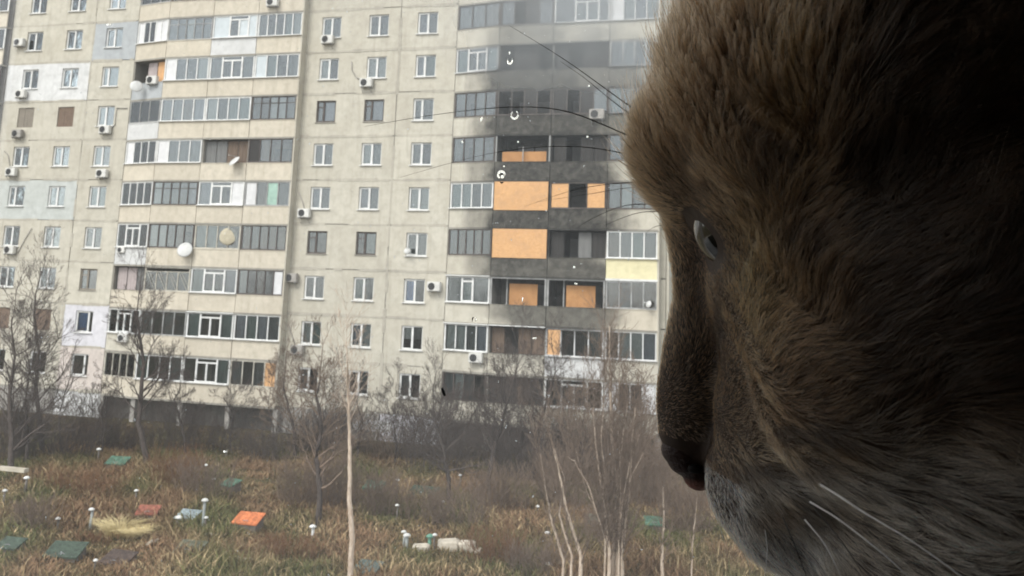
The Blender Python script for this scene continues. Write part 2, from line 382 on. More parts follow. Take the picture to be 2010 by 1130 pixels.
# ------------------------------------------------------------------ balconies
OFF = .62
BL = [(-45.65, FY), (-42.73, FY - OFF), (-39.22, FY - OFF), (-35.78, FY - OFF), (-32.45, FY - OFF)]
BR = [(-21.85, FY), (-18.86, FY - OFF), (-15.42, FY - OFF), (-11.97, FY - OFF), (-8.98, FY - OFF)]
DEPTH = 1.5
FR = {'w': PVC, 's': PVC_S, 'd': WOOD_D, 'g': WOOD_G, 'b': WOOD_B}
def local(p0, p1):
    L = math.hypot(p1[0] - p0[0], p1[1] - p0[1]); return L, math.atan2(p1[1] - p0[1], p1[0] - p0[0])
def balcony(r, p0, p1, style, pm=None, plabel=None):
    L, a = local(p0, p1); ZB, ZT = -.60, .96
    m = MB(); pm = pm or WALL2
    m.box(.02, L - .02, 0, .09, -1.72, ZB - .03)                       # parapet panel
    m.box(.015, L - .015, -.03, .12, ZB - .03, ZB)                      # coping
    bal = part('balcony', m.mesh('parapet_mesh', pm), (p0[0], p0[1] + random.uniform(-.012, .012), ZC(r)), a, label=plabel)
    sub = lambda n, me, loc=(0, 0, 0): (lambda o: (setattr(o, 'location', loc), o)[1])(link(n, me, bal))
    sub('floor_slab', MB().box(.0, L, -.03, .6, -1.84, -1.725).mesh('slab_mesh', MASTIC if pm not in (W_YELLOW,) else PVC))
    fr, lay, tones = style[0], style[1], style[2] if len(style) > 2 else ''
    if lay == 'open':
        for i, tn in enumerate(tones):                                  # curtains or boards seen inside an open loggia
            if tn == '.': continue
            w = (L - .2) / len(tones); sub('inner_curtain', rect_mesh(w * .94, 1.45, TONE[tn], fold=True), (.1 + w * (i + .5), .35, .15))
        return bal
    F = FR[fr]; h = ZT - ZB; f = MB(); y0, y1 = .01, .075
    def bar(x0, x1, z0, z1, dy=0): f.box(x0, x1, y0 - dy, y1 + dy, z0, z1)
    if lay == 'osb':
        sub('fibreboard', MB().box(.06, L - .06, -.05, -.02, ZB - .1, ZT + .03).mesh('board_mesh', OSB)); return bal
    if lay == 'osblow':
        sub('fibreboard', MB().box(.4, L - .3, .2, .23, ZB, ZB + .62).mesh('board_mesh', OSB_S))
        f.box(.02, .1, 0, .08, ZB, ZT); f.box(L - .1, L - .02, 0, .08, ZB, ZT); f.box(L * .5, L * .5 + .05, 0, .06, ZB, ZB + .9)
        sub('glazing_frame', f.mesh('frame_mesh', WOOD_G)); return bal
    if lay == 'osbin':
        sub('fibreboard', MB().box(L * .30, L * .80, .55, .58, ZB - .2, ZB + 1.22).mesh('board_mesh', OSB_S))
        f.box(.02, .12, 0, .08, ZB, ZT); f.box(L * .25, L * .27, .5, .56, ZB - .4, ZT); f.box(L - .12, L - .02, 0, .08, ZB, ZT); f.box(.12, L - .12, .0, .06, ZT - .07, ZT)
        sub('glazing_frame', f.mesh('frame_mesh', WOOD_G)); return bal
    bar(.03, L - .03, ZB, ZB + .09); bar(.03, L - .03, ZT - .07, ZT)
    bar(.03, .12, ZB + .09, ZT - .07); bar(L - .12, L - .03, ZB + .09, ZT - .07)
    A, B = .12, L - .12; Z0, Z1 = ZB + .09, ZT - .07
    cells = []
    n = len(tones)
    if lay == 'n':                                                       # equal panes
        for i in range(n):
            a0, a1 = A + (B - A) * i / n, A + (B - A) * (i + 1) / n
            if i: bar(a0 - .035, a0 + .035, Z0, Z1, .004)
            cells.append((a0, a1, Z0, Z1, tones[i]))
    elif lay == 'old':                                                   # wooden lights with a transom
        zt = Z1 - .38
        bar(A, B, zt - .025, zt + .025)
        for i in range(n):
            a0, a1 = A + (B - A) * i / n, A + (B - A) * (i + 1) / n
            if i: bar(a0 - .03, a0 + .03, Z0, zt - .025, .003); bar(a0 - .03, a0 + .03, zt + .025, Z1, .003)
            cells.append((a0, a1, Z0, zt, tones[i])); cells.append((a0, a1, zt, Z1, tones[i]))
    elif lay in ('c2', 'c1', 'x2'):                                       # casements in the middle, fixed sheets at the sides
        k0, k1 = {'c2': (.28, .74), 'c1': (.36, .62), 'x2': (.38, .82)}[lay]
        a0, a1 = A + (B - A) * k0, A + (B - A) * k1; zt = Z1 - .22
        bar(a0 - .06, a0 + .06, Z0, Z1, .01); bar(a1 - .06, a1 + .06, Z0, Z1, .01); bar(a0 + .06, a1 - .06, zt - .05, zt + .05, .01); bar(a0 + .06, a1 - .06, Z0, Z0 + .07, .01)
        cells += [(A, a0, Z0, Z1, tones[0]), (a1, B, Z0, Z1, tones[-1]), (a0, a1, zt, Z1, 'D')]
        if lay == 'c1': cells.append((a0, a1, Z0, zt, tones[1]))
        else:
            mid = (a0 + a1) / 2; bar(mid - .06, mid + .06, Z0 + .07, zt - .05, .01); cells += [(a0, mid, Z0, zt, tones[1]), (mid, a1, Z0, zt, tones[2])]
    elif lay == 'lat':                                                   # slanting glazing bars
        zt = Z1 - .22; bar(A, B, zt - .02, zt + .02)
        for i in range(n):
            a0, a1 = A + (B - A) * i / n, A + (B - A) * (i + 1) / n
            if i: bar(a0 - .03, a0 + .03, Z0, zt - .02, .003)
            f.tube([(a0 + .06, .0, zt), (a1 - .06, .0, Z0)], [.018, .018], 4); f.tube([(a0 + .25, .0, zt), (a1 - .0, .0, Z0 + .3)], [.014, .014], 4)
            cells.append((a0, a1, Z0, zt, tones[i]))
    sub('glazing_frame', f.mesh('frame_mesh', F))
    for (a0, a1, z0, z1, tn) in cells:
        w, hh = a1 - a0 - .05, z1 - z0; c = ((a0 + a1) / 2, .045, (z0 + z1) / 2)
        solid = {'b': CLAD_B, 'w': CLAD_W, 'g': CLAD_G, 'o': OSB, 'k': TONE['K'], 'y': WOOD_B}.get(tn)
        if solid: sub('cladding_sheet', rect_mesh(w, hh, solid), (c[0], .05, c[2])); continue
        if tn == '_': continue
        sub('balcony_pane', rect_mesh(w, hh, GLASS), c)
        if tn != 'D' and TONE.get(tn): sub('curtain', rect_mesh(w + .02, hh, TONE[tn], fold=True), (c[0], .17, c[2]))
    if fr == 'w' or fr == 's': sub('sill', MB().box(.0, L, -.14, .0, ZB - .005, ZB + .045).mesh('sill_mesh', F))
    return bal
CLW = ('w', 'n', 'wwDDw'); P_LEFT = {
 -1: [('g', 'n', 'GDG'), ('d', 'n', 'GDGD'), ('w', 'n', 'GGWG'), ('w', 'n', 'GGGG')],
 0: [('w', 'n', 'wDDww'), ('g', 'old', 'DDWDG'), ('w', 'x2', 'bDbb'), ('w', 'n', 'GDDRW')],
 1: [('d', 'open', '.PO'), ('w', 'n', 'wDDW'), ('w', 'c2', 'GDDG'), ('w', 'n', 'bRDG')],
 2: [('g', 'n', 'RGD'), ('w', 'n', 'GGNL'), ('w', 'n', 'WDRR'), ('d', 'old', 'KDWWG')],
 3: [('w', 'n', 'wDDW'), ('w', 'n', 'wDDG'), ('g', 'open', 'GGNN'), ('d', 'n', 'kNDD')],
 4: [('w', 'n', 'PPPP'), ('d', 'old', 'WGGGL'), ('w', 'c2', 'LDDw'), ('g', 'n', 'wNgG')],
 5: [('w', 'c2', 'LDDG'), ('d', 'n', 'WWGND'), ('b', 'n', 'RRDD'), ('d', 'n', 'NGNNN')],
 6: [('g', 'open', 'PPG'), ('b', 'lat', 'DDDD'), ('w', 'c2', 'RGGL'), ('d', 'n', 'WDNDw')],
 7: [('w', 'c2', 'RDDG'), ('g', 'n', 'GDGD'), ('w', 'c2', 'RDDR'), ('w', 'n', 'LRLG')],
 8: [('b', 'n', 'RDDD'), ('w', 'n', 'RDDG'), ('w', 'c2', 'DDDR'), ('b', 'n', 'GDGo')]}
P_RIGHT = {
 -1: [('d', 'n', 'GDG'), ('d', 'n', 'DDDD'), ('s', 'c2', 'GDDG'), ('s', 'n', 'wwWG')],
 0: [('d', 'n', 'GGN'), ('d', 'n', 'K_kK'), ('s', 'x2', 'KRRG'), ('s', 'n', 'wWLW')],
 1: [('s', 'c2', 'RDGR'), ('d', 'open', '.KK.'), ('d', 'open', 'K.KK'), ('s', 'n', 'KGKG')],
 2: [('d', 'n', 'GDGK'), ('d', 'n', '__k_'), ('d', 'n', 'k_kG'), ('s', 'n', 'RGKG')],
 3: [('d', 'n', 'GDGD'), ('d', 'osblow'), ('d', 'open', 'K.KK'), ('d', 'n', 'KKDG')],
 4: [('w', 'n', 'RRDG'), ('d', 'osb'), ('d', 'n', 'o_o'), ('d', 'n', 'GWKW')],
 5: [('d', 'n', 'GNGND'), ('d', 'osb'), ('d', 'open', 'K.GK'), ('w', 'n', 'NGRG')],
 6: [('w', 'c1', 'GRG'), ('g', 'osbin', 'x'), ('g', 'osbin', ''), ('g', 'n', 'NDNN')],
 7: [('w', 'n', 'WWGL'), ('d', 'open', 'N.NN'), ('s', 'n', 'oDDG'), ('s', 'n', 'NWWL')],
 8: [('d', 'n', 'GWGD'), ('d', 'open', 'KKNK'), ('w', 'c2', 'DDDN'), ('s', 'n', 'wDDw')]}
PARA_L = {(0, 2): (W_WHITE, 'whitewashed balcony parapet'), (1, 0): (W_GREYBLUE, 'grey painted corner balcony'), (2, 0): (W_WHITE, 'whitewashed corner balcony'), (5, 0): (W_WHITE, None), (7, 0): (WALL, None), (8, 0): (WALL2, None)}
PARA_R = {(5, 3): (W_YELLOW, 'balcony clad in pale yellow sheet'), (0, 0): (WALL, None), (6, 3): (WALL2, None), (7, 2): (W_WHITE, None)}
for r in range(-1, 9):
    for i in range(4):
        pm, lab = PARA_L.get((r, i), (None, None)); balcony(r, BL[i], BL[i + 1], P_LEFT[r][i], pm, lab)
        pm, lab = PARA_R.get((r, i), (WALL, None)); balcony(r, BR[i], BR[i + 1], P_RIGHT[r][i], pm, lab)
    # the neighbouring section's balcony at the far left edge
    balcony(r, (-60.2, FY - .5), (-56.6, FY - .5), ('w' if r < 1 else 'd', 'n', 'GDGN'), WALL2)
# partitions between bays and plaster walls inside the loggias
for P in (BL, BR):
    for i, (x, y) in enumerate(P):
        yy = y + (.10 if i < 4 else .0)
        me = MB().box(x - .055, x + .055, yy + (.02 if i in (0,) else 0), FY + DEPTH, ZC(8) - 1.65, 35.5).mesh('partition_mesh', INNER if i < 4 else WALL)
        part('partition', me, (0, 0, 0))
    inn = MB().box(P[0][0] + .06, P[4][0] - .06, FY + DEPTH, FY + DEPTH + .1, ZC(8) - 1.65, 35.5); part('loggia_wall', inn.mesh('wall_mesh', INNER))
    d = MB()
    for r in range(-1, 9):
        for i in range(4):
            x = (P[i][0] + P[i + 1][0]) / 2; z = ZC(r); d.box(x - .9, x + .1, FY + DEPTH - .03, FY + DEPTH - .002, z - 1.6, z + .6); d.box(x + .2, x + 1.1, FY + DEPTH - .03, FY + DEPTH - .002, z - .6, z + .6)
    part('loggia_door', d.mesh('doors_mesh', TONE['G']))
# slabs of the loggias
    sb = MB()
    for r in range(-2, 9):
        z = ZC(r) - 1.725
        sb.v += [(P[0][0] + .06, P[0][1] + .3, z), (P[1][0], P[1][1] + .1, z), (P[4][0] - .06, P[4][1] + .1, z), (P[4][0] - .06, FY + DEPTH - .01, z), (P[0][0] + .06, FY + DEPTH - .01, z)]
        k = len(sb.v) - 5; sb.v += [(x, y, z - .1) for x, y, _ in sb.v[k:k + 5]]
        sb.f += [tuple(range(k, k + 5)), tuple(reversed(range(k + 5, k + 10)))] + [(k + j, k + (j + 1) % 5, k + 5 + (j + 1) % 5, k + 5 + j) for j in range(5)]
    part('loggia_slabs', sb.mesh('slabs_mesh', MASTIC))
# white aprons above some balconies
for (r, P, i) in ((6, BR, 0), (7, BR, 0), (7, BR, 1), (7, BL, 2)):
    L, a = local(P[i], P[i + 1]); part('awning_strip', MB().box(.0, L, -.16, -.035, .97, 1.02).mesh('strip_mesh', PVC), (P[i][0], P[i][1], ZC(r)), a)
# plinth: blocks, pillars under the balconies, undercroft shade put into a dark wall colour
z1 = ZC(8) - 1.66
for a, b, m, lab in ((-56.5, -49.33, PLINTH, None), (-49.27, -45.7, W_WHITE, 'whitewashed plinth'), (-32.6, -25.8, PLINTH, None), (-25.7, -21.9, W_LILAC, 'pale painted plinth')):
    part('plinth_panel', MB().box(a, b, FY + .06, FY + .3, -.2, z1 - .03).mesh('plinth_mesh', m), label=lab)
part('plinth_panel', MB().box(-27.4, -24.9, FY + .03, FY + .052, .55, 1.15).mesh('plinth_mesh', W_WHITE), label='whitewashed patch on the plinth')
for P in (BL, BR):
    part('undercroft_wall', MB().box(P[0][0], P[4][0], FY + .7, FY + .8, -.2, z1 - .2).mesh('wall_mesh', UNDER))
    for i, (x, y) in enumerate(P): part('pillar', MB().box(x - .16, x + .16, y + .12, y + .5, -.2, z1 - .2).mesh('pillar_mesh', PLINTH))
# ------------------------------------------------------------------ air conditioners and dishes on the facade
AC_W = plain('off_white_casing', (.66, .65, .61), .5, .12); AC_D = plain('dark_grille', (.06, .06, .06), .6, .2); STEEL = plain('grey_metal', (.30, .30, .30), .5, .15)
ACX = plain('dirty_casing', (.36, .34, .31), .6, .2)
def ac_meshes(mat):
    b = MB().box(-.42, .42, -.40, -.08, -.28, .28); bm = bmesh.new(); me = b.mesh('casing_mesh', mat); bm.from_mesh(me)
    bmesh.ops.bevel(bm, geom=bm.edges[:], offset=.03, segments=2, affect='EDGES'); bm.to_mesh(me); bm.free()
    gr = MB(); gr.lathe((-.12, -.415, 0), [(.22, 0), (.22, .012), (.17, .018), (.17, -.002), (.06, -.002), (.06, -.014), (.01, -.014)], 18, 'y')
    for k in range(6):
        w = math.pi * k / 6; gr.tube([(-.12 - .21 * math.cos(w), -.425, -.21 * math.sin(w)), (-.12 + .21 * math.cos(w), -.425, .21 * math.sin(w))], [.008, .008], 4)
    br = MB()
    for x in (-.3, .3): br.box(x - .02, x + .02, -.42, .0, -.33, -.285); br.tube([(x, -.38, -.33), (x, -.02, -.62)], [.016, .016], 4)
    fan = gr.mesh('grille_mesh', AC_D); return me, fan, br.mesh('bracket_mesh', STEEL)
AC1, AC2 = ac_meshes(AC_W), ac_meshes(ACX)
def aircon(px, py, label, off=0.0, old=False, hose=None, sc=1.0):
    P = at_y(px, py, FY - off - .25); o = empty('air_conditioner', (P[0], FY - off, P[2])); o.scale = (sc,) * 3
    tag(o, label, 'air conditioner', 'air conditioner units hung on the facade')
    me = AC2 if old else AC1
    link('casing', me[0], o); link('fan_grille', me[1], o); link('bracket', me[2], o)
    if hose:
        q = [at_y(x, y, FY - off - .05) - np.array(o.location) for x, y in hose]
        b = MB().tube([tuple(v) for v in q], [.03] * len(q), 5); b.obj('hose', ACX, o, True)
aircon(38, 83, 'air conditioner beside the topmost window nearest the left edge of the block')
aircon(41, 184, 'air conditioner low on the whitewashed wall panel')
aircon(34, 262, 'air conditioner below the grey boarded window', old=True)
aircon(22, 337, 'air conditioner two storeys above the boarded-off left edge trees, under a lone window', hose=[(8, 296), (16, 304), (20, 330)])
aircon(19, 490, 'air conditioner at left edge with a long slanting hose', hose=[(62, 448), (48, 470), (36, 494), (24, 498)])
aircon(206, 254, 'air conditioner under window with looping cable by the white corner balcony', hose=[(250, 212), (230, 212), (227, 225), (226, 244), (212, 257)])
aircon(200, 340, 'air conditioner with dark fan under the third storey window left of the balconies')
aircon(299, 157, 'air conditioner hanging at the open grey corner loggia', off=.35)
aircon(237, 490, 'small air conditioner at left end of the balcony row with the big beige dish', off=.08, sc=.7)
aircon(241, 663, 'air conditioner on the parapet behind the bare tree branches', off=.3, sc=.9)
aircon(643, 77, 'air conditioner overlapping the lower part of a top row window')
aircon(719, 162, 'air conditioner with curved hose between two middle windows', hose=[(690, 120), (691, 138), (700, 152), (712, 158)])
aircon(597, 418, 'air conditioner under a thin slanting pipe beside the left balcony block', hose=[(586, 376), (594, 396), (598, 412)])
aircon(572, 545, 'dirty grey air conditioner against the balcony block corner', old=True)
aircon(852, 562, 'air conditioner beside the window with the blue curtain')
aircon(583, 686, 'dirty air conditioner with slanting pipe above the bare trees', old=True, hose=[(565, 636), (572, 655), (580, 680)])
aircon(934, 702, 'air conditioner on the parapet right under white glazed corner balcony', off=.45)
aircon(1172, 224, 'grimy air conditioner on the upper balcony near the sooty strip', off=OFF, sc=1.05, old=True)
aircon(535, 4, 'air conditioner on the topmost parapet at the picture edge', off=OFF)
DISH = plain('pale_dish', (.60, .60, .58), .45, .08); DISHB = plain('beige_dish', (.46, .41, .30), .7, .15)
def dish(px, py, d, label, off, mat=DISH, tilt=.35, yaw=.25, name='satellite_dish'):
    P = at_y(px, py, FY - off - .45); o = empty(name, tuple(P)); tag(o, label, 'satellite dish', 'satellite dishes on the facade')
    b = MB(); b.lathe((0, 0, 0), [(.02, .0), (d * .25, -.012), (d * .42, -.045), (d * .5, -.08), (d * .5, -.09), (d * .42, -.056), (d * .25, -.024), (.02, -.012)], 24)
    rot = Matrix.Rotation(yaw, 4, 'Z') @ Matrix.Rotation(R(90) - tilt, 4, 'X')
    b.v = [tuple(rot @ Vector(v)) for v in b.v]; b.obj('reflector', mat, o, True)
    a = MB(); f = rot @ Vector((0, 0, -d * .55)); 
    if f.y > 0: f = rot @ Vector((0, 0, d * .55))
    a.tube([tuple(rot @ Vector((0, d * .45, -.08))), tuple(f)], [.012, .012], 4); a.tube([(0, .02, 0), (0, .45, -.1)], [.02, .02], 5); a.obj('arm', STEEL, o)
    c = sphere_bits(tuple(f), .04, 8, 5); c.obj('receiver_head', AC_W, o)
dish(362, 489, 1.0, 'round white satellite dish below the dark-framed balcony', OFF)
dish(458, 314, .82, 'tilted white satellite dish hanging over an open brown loggia', OFF, tilt=.7, yaw=-.5)
dish(447, 463, 1.15, 'big beige dish stood behind balcony glazing', OFF - .35, DISHB, tilt=.2)
dish(268, 168, .85, 'pale dish at the grey corner loggia above the white one', .5, tilt=.3, yaw=.7)
dish(799, 491, .42, 'small white dish on a window sill right of the seam', .0, tilt=.5)
dish(1271, 596, .4, 'small white dish on the balcony beneath the yellow cladding', OFF, tilt=.3, yaw=-.6)

# ------------------------------------------------------------------ cellar hatches, vent pipes and boards in the garden plots
def ppm(px, py): q = on_ground(px, py); return FPX / (np.dot(M[:, 1], q - EYE))       # pixels per metre there
def G3(px, py): q = on_ground(px, py); return Vector((q[0], q[1], gh(q[0], q[1])))
COLS = {'green': (.085, .165, .115), 'dark_green': (.060, .085, .062), 'red': (.30, .105, .07), 'light_blue': (.30, .36, .38), 'orange': (.60, .19, .075), 'brown': (.075, .052, .042), 'teal': (.11, .15, .14), 'pale_green': (.14, .18, .14), 'grey_green': (.12, .125, .085)}
BRICKISH = plain('hatch_base', (.17, .145, .12), .9, .2)
def hatch(px, py, wpx, col, label, rz=0.3, tilt=.35, open_=False):
    c = G3(px, py); w = max(.8, wpx / ppm(px, py) * .92); d = w * .7
    c = c - Vector((0, 0, .12 if col not in ('orange', 'red', 'light_blue', 'green') else -.02)); o = tag(empty('cellar_hatch', c, rz), label, 'cellar hatch', 'cellar hatches in the garden plots')
    MB().box(-w / 2 + .06, w / 2 - .06, -d / 2, d / 2, -.25, .2).obj('base', BRICKISH, o)
    m = MB(); ht = d * math.tan(tilt)
    i = 0; m.v += [(-w / 2, -d / 2 - .05, .2), (w / 2, -d / 2 - .05, .2), (w / 2, d / 2, .2 + ht), (-w / 2, d / 2, .2 + ht)]; m.v += [(x, y, z + .05) for x, y, z in m.v[:4]]
    m.f += [(3, 2, 1, 0), (4, 5, 6, 7), (0, 1, 5, 4), (1, 2, 6, 5), (2, 3, 7, 6), (3, 0, 4, 7)]
    m.obj('lid', plain(col + '_paint', COLS[col], .7, .4, 7), o)
    m = MB()
    for s in (-1, 1): x = s * (w / 2 - .08); i = len(m.v); m.v += [(x - .02, -d / 2, .2), (x - .02, d / 2 - .02, .2), (x - .02, d / 2 - .02, .18 + ht), (x + .02, -d / 2, .2), (x + .02, d / 2 - .02, .2), (x + .02, d / 2 - .02, .18 + ht)]; m.f += [(i, i + 1, i + 2), (i + 5, i + 4, i + 3), (i, i + 3, i + 4, i + 1), (i + 1, i + 4, i + 5, i + 2)]
    m.obj('cheek', BRICKISH, o); m = MB().tube([(-.1, -d / 2 + .1, .2 + .05 + .15 * math.tan(tilt)), (0, -d / 2 + .1, .33), (.1, -d / 2 + .1, .2 + .05 + .15 * math.tan(tilt))], [.012] * 3, 4); m.obj('handle', STEEL, o)
for a in ((230, 921, 44, 'green', 'bright green cellar hatch lid behind the tall brown grass', .2), (452, 966, 38, 'green', 'green tilted cellar hatch right of the reddish weeds', -.3),
          (735, 964, 44, 'green', 'green cellar hatch with a white board on it, right of pale birch trunk', .1), (830, 970, 62, 'dark_green', 'wide dark green cellar hatch under the middle bare trees', .0),
          (290, 1019, 46, 'red', 'faded red cellar hatch behind the straw tuft', .35), (368, 1031, 46, 'light_blue', 'pale blue cellar box between two white-capped pipes', .05),
          (487, 1036, 58, 'orange', 'bright orange cellar hatch lid in the open grass', .1), (128, 1098, 74, 'dark_green', 'large dark green cellar hatch at lower left corner area', .25),
          (232, 1106, 66, 'brown', 'dark brown cellar hatch beside the leaning white stick', .0), (372, 1104, 60, 'grey_green', 'grey-green cellar hatch nearly hidden in low grass', .1),
          (722, 1124, 56, 'teal', 'teal cellar hatch cut by the lower picture edge', -.1), (1178, 1042, 56, 'pale_green', 'pale green cellar hatch behind the pale sapling stems', .0),
          (1284, 1044, 42, 'green', 'small green cellar hatch left of the cat chin', .2), (20, 1083, 46, 'dark_green', 'low green cellar hatch at the left picture edge', .1)):
    hatch(*a)
CAPW = plain('white_cap', (.72, .72, .69), .5, .2); PIPE = plain('rusty_pipe', (.16, .14, .12), .8, .3); PIPEG = plain('grey_pipe', (.32, .34, .33), .8, .2); CAPG = plain('green_cap', (.14, .30, .22), .6, .1)
def vent(px, ptop, pbase, capw, label, mat=PIPE, cap=CAPW, r=None):
    c = G3(px, pbase); T = at_y(px, ptop, c.y); h = max(.25, T[2] - c.z); k = ppm(px, pbase); R_ = max(.08, capw / k / 2 * .82)
    o = tag(empty('vent_pipe', c), label, 'vent pipe', 'capped cellar vent pipes')
    rr = r or R_ * .42
    MB().tube([(0, 0, -.1), (random.uniform(-.03, .03), random.uniform(-.03, .03), h)], [rr, rr], 10).obj('pipe', mat, o, True)
    MB().lathe((0, 0, h), [(R_, -.03), (R_ * .98, .01), (R_ * .7, R_ * .32), (R_ * .3, R_ * .5), (.01, R_ * .55)], 14).obj('cap', cap, o, True)
for a in ((191, 881, 912, 12, 'thin vent pipe with white cap left of the bright green hatch'), (48, 937, 978, 15, 'white-capped dark post at the end of the long beige board'),
          (6, 962, 996, 12, 'vent pipe with flat white cap at the left picture edge'), (176, 999, 1037, 15, 'dark vent pipe with white cap left of the straw tuft', PIPEG), (111, 1017, 1042, 13, 'low thin vent pipe with white cap among brown grass left'),
          (265, 962, 992, 11, 'small capped vent pipe above the faded red hatch'), (397, 981, 1046, 17, 'tallest grey vent pipe with flat white cap', PIPEG), (349, 1015, 1042, 18, 'vent with bulky white hood left of pale blue box'),
          (402, 1015, 1046, 11, 'thin vent pipe close in front of the tallest grey pipe'), (613, 1033, 1050, 17, 'short fat white-capped pipe below middle dark tree', CAPW), (797, 1050, 1086, 18, 'double-hooded white vent pipe right of pale birch trunk', PIPEG),
          (791, 1043, 1080, 13, 'taller thin pipe behind the double-hooded one', PIPEG), (843, 1052, 1080, 20, 'green cylinder vent with white top beside stone pile', CAPG, CAPG), (852, 1049, 1084, 12, 'little white cap beside the green cylinder vent'),
          (779, 941, 972, 10, 'capped pipe between bare trees beside the green hatch'), (778, 991, 1022, 10, 'thin pipe with tiny white cap in brown shrubs'), (1074, 1057, 1072, 14, 'low white cap left of the pale sapling clump'),
          (1077, 1107, 1122, 17, 'lowest white cap at bottom near the sapling clump'), (1055, 998, 1016, 8, 'tiny pale cap among brush under the leaning saplings'), (442, 886, 902, 8, 'tiny white cap on the dark slope below the balconies'),
          (403, 912, 940, 9, 'slim pipe in the reddish weeds'), (418, 944, 962, 8, 'small pale cap in reddish weeds left of tilted green hatch'), (868, 984, 1004, 8, 'tiny cap right of the wide dark green hatch'), (186, 1099, 1118, 12, 'stubby capped pipe between the dark green and brown hatches'),
          (902, 932, 960, 8, 'small capped pipe below the dark tree right of middle')):
    vent(*a)
PALEW = plain('pale_board', (.52, .47, .38), .8, .15); STONE = plain('pale_stone', (.60, .54, .44), .9, .2)
def board(px, py, wpx, hpx, label, name='plank', mat=PALEW, rz=0.0, cat='plank'):
    c = G3(px, py); k = ppm(px, py); w, h = wpx / k, max(.05, hpx / k)
    m = MB().box(-w / 2, w / 2, -.14, .14, 0, h * .7); o = m.obj(name, mat); o.location = c + Vector((0, 0, .03)); o.rotation_euler = (0, rz * .6, rz * .3); tag(o, label, cat); return o
board(22, 948, 66, 10, 'long beige board raised on the post at left edge').location.z += .45
board(470, 1111, 48, 5, 'narrow pale plank in brown grass by the bottom edge'); board(295, 1074, 34, 8, 'pale stick leaning beside the brown hatch', rz=-.9, mat=PALEW)
board(742, 966, 20, 9, 'white board lying on green hatch', mat=CAPW, rz=-.5); board(410, 1062, 20, 5, 'pale scrap board right of pale blue box')
for (px, py, w, h, lb) in ((880, 1080, 44, 22, 'largest pale block of the stone pile'), (912, 1080, 42, 20, 'second pale block at right end of stone pile'), (826, 1086, 34, 12, 'low pale rubble slab left of the stone pile'), (938, 1082, 14, 6, 'small flat stone off the right end of pile')):
    c = G3(px, py); k = ppm(px, py); W2, H2 = w / k / 2, h / k
    b = sphere_bits((0, 0, H2 * .35), 1, 14, 8, (1, 1, 1)); b.v = [(math.copysign(abs(x) ** .45, x) * W2 * (1 + .12 * math.sin(y * 7)), math.copysign(abs(y) ** .5, y) * .3, H2 * .4 + math.copysign(abs(z - H2 * .35) ** .5, z - H2 * .35) * H2 * .5 * (1 + .15 * math.sin(x * 5))) for x, y, z in b.v]
    o = b.obj('stone_block', STONE, smooth=False); o.location = c; o.rotation_euler.z = .2; tag(o, lb, 'stone', 'pale stone blocks in the grass')
# ------------------------------------------------------------------ grass and plants
def bark(name, c, c2, scale=12):
    t = NT(name); p = t.pos(); n = t.noise(t.mapv(p, (1, 1, .35)), scale, 5, .7); t.bsdf(t.mix(t.ramp(n, .35, .65), c, c2), .9, 0, t.bump(n, .5, .01), .15); return t.m
BARK_D = bark('dark_bark', (.050, .040, .036), (.10, .082, .072)); BARK_T = bark('tan_bark', (.38, .29, .22), (.60, .50, .40)); BARK_M = bark('brown_bark', (.15, .11, .085), (.23, .175, .135))
TWIG_D = bark('dark_twigs', (.075, .060, .054), (.13, .105, .092)); TWIG_B = bark('brown_twigs', (.15, .11, .085), (.25, .185, .14)); TWIG_R = bark('rusty_weed', (.16, .085, .048), (.25, .14, .075))
t = NT('dry_grass'); at = t.n('ShaderNodeAttribute'); at.attribute_name = 'tint'; t.bsdf(at.outputs['Color'], .9, spec=.1); M_GRASS = t.m
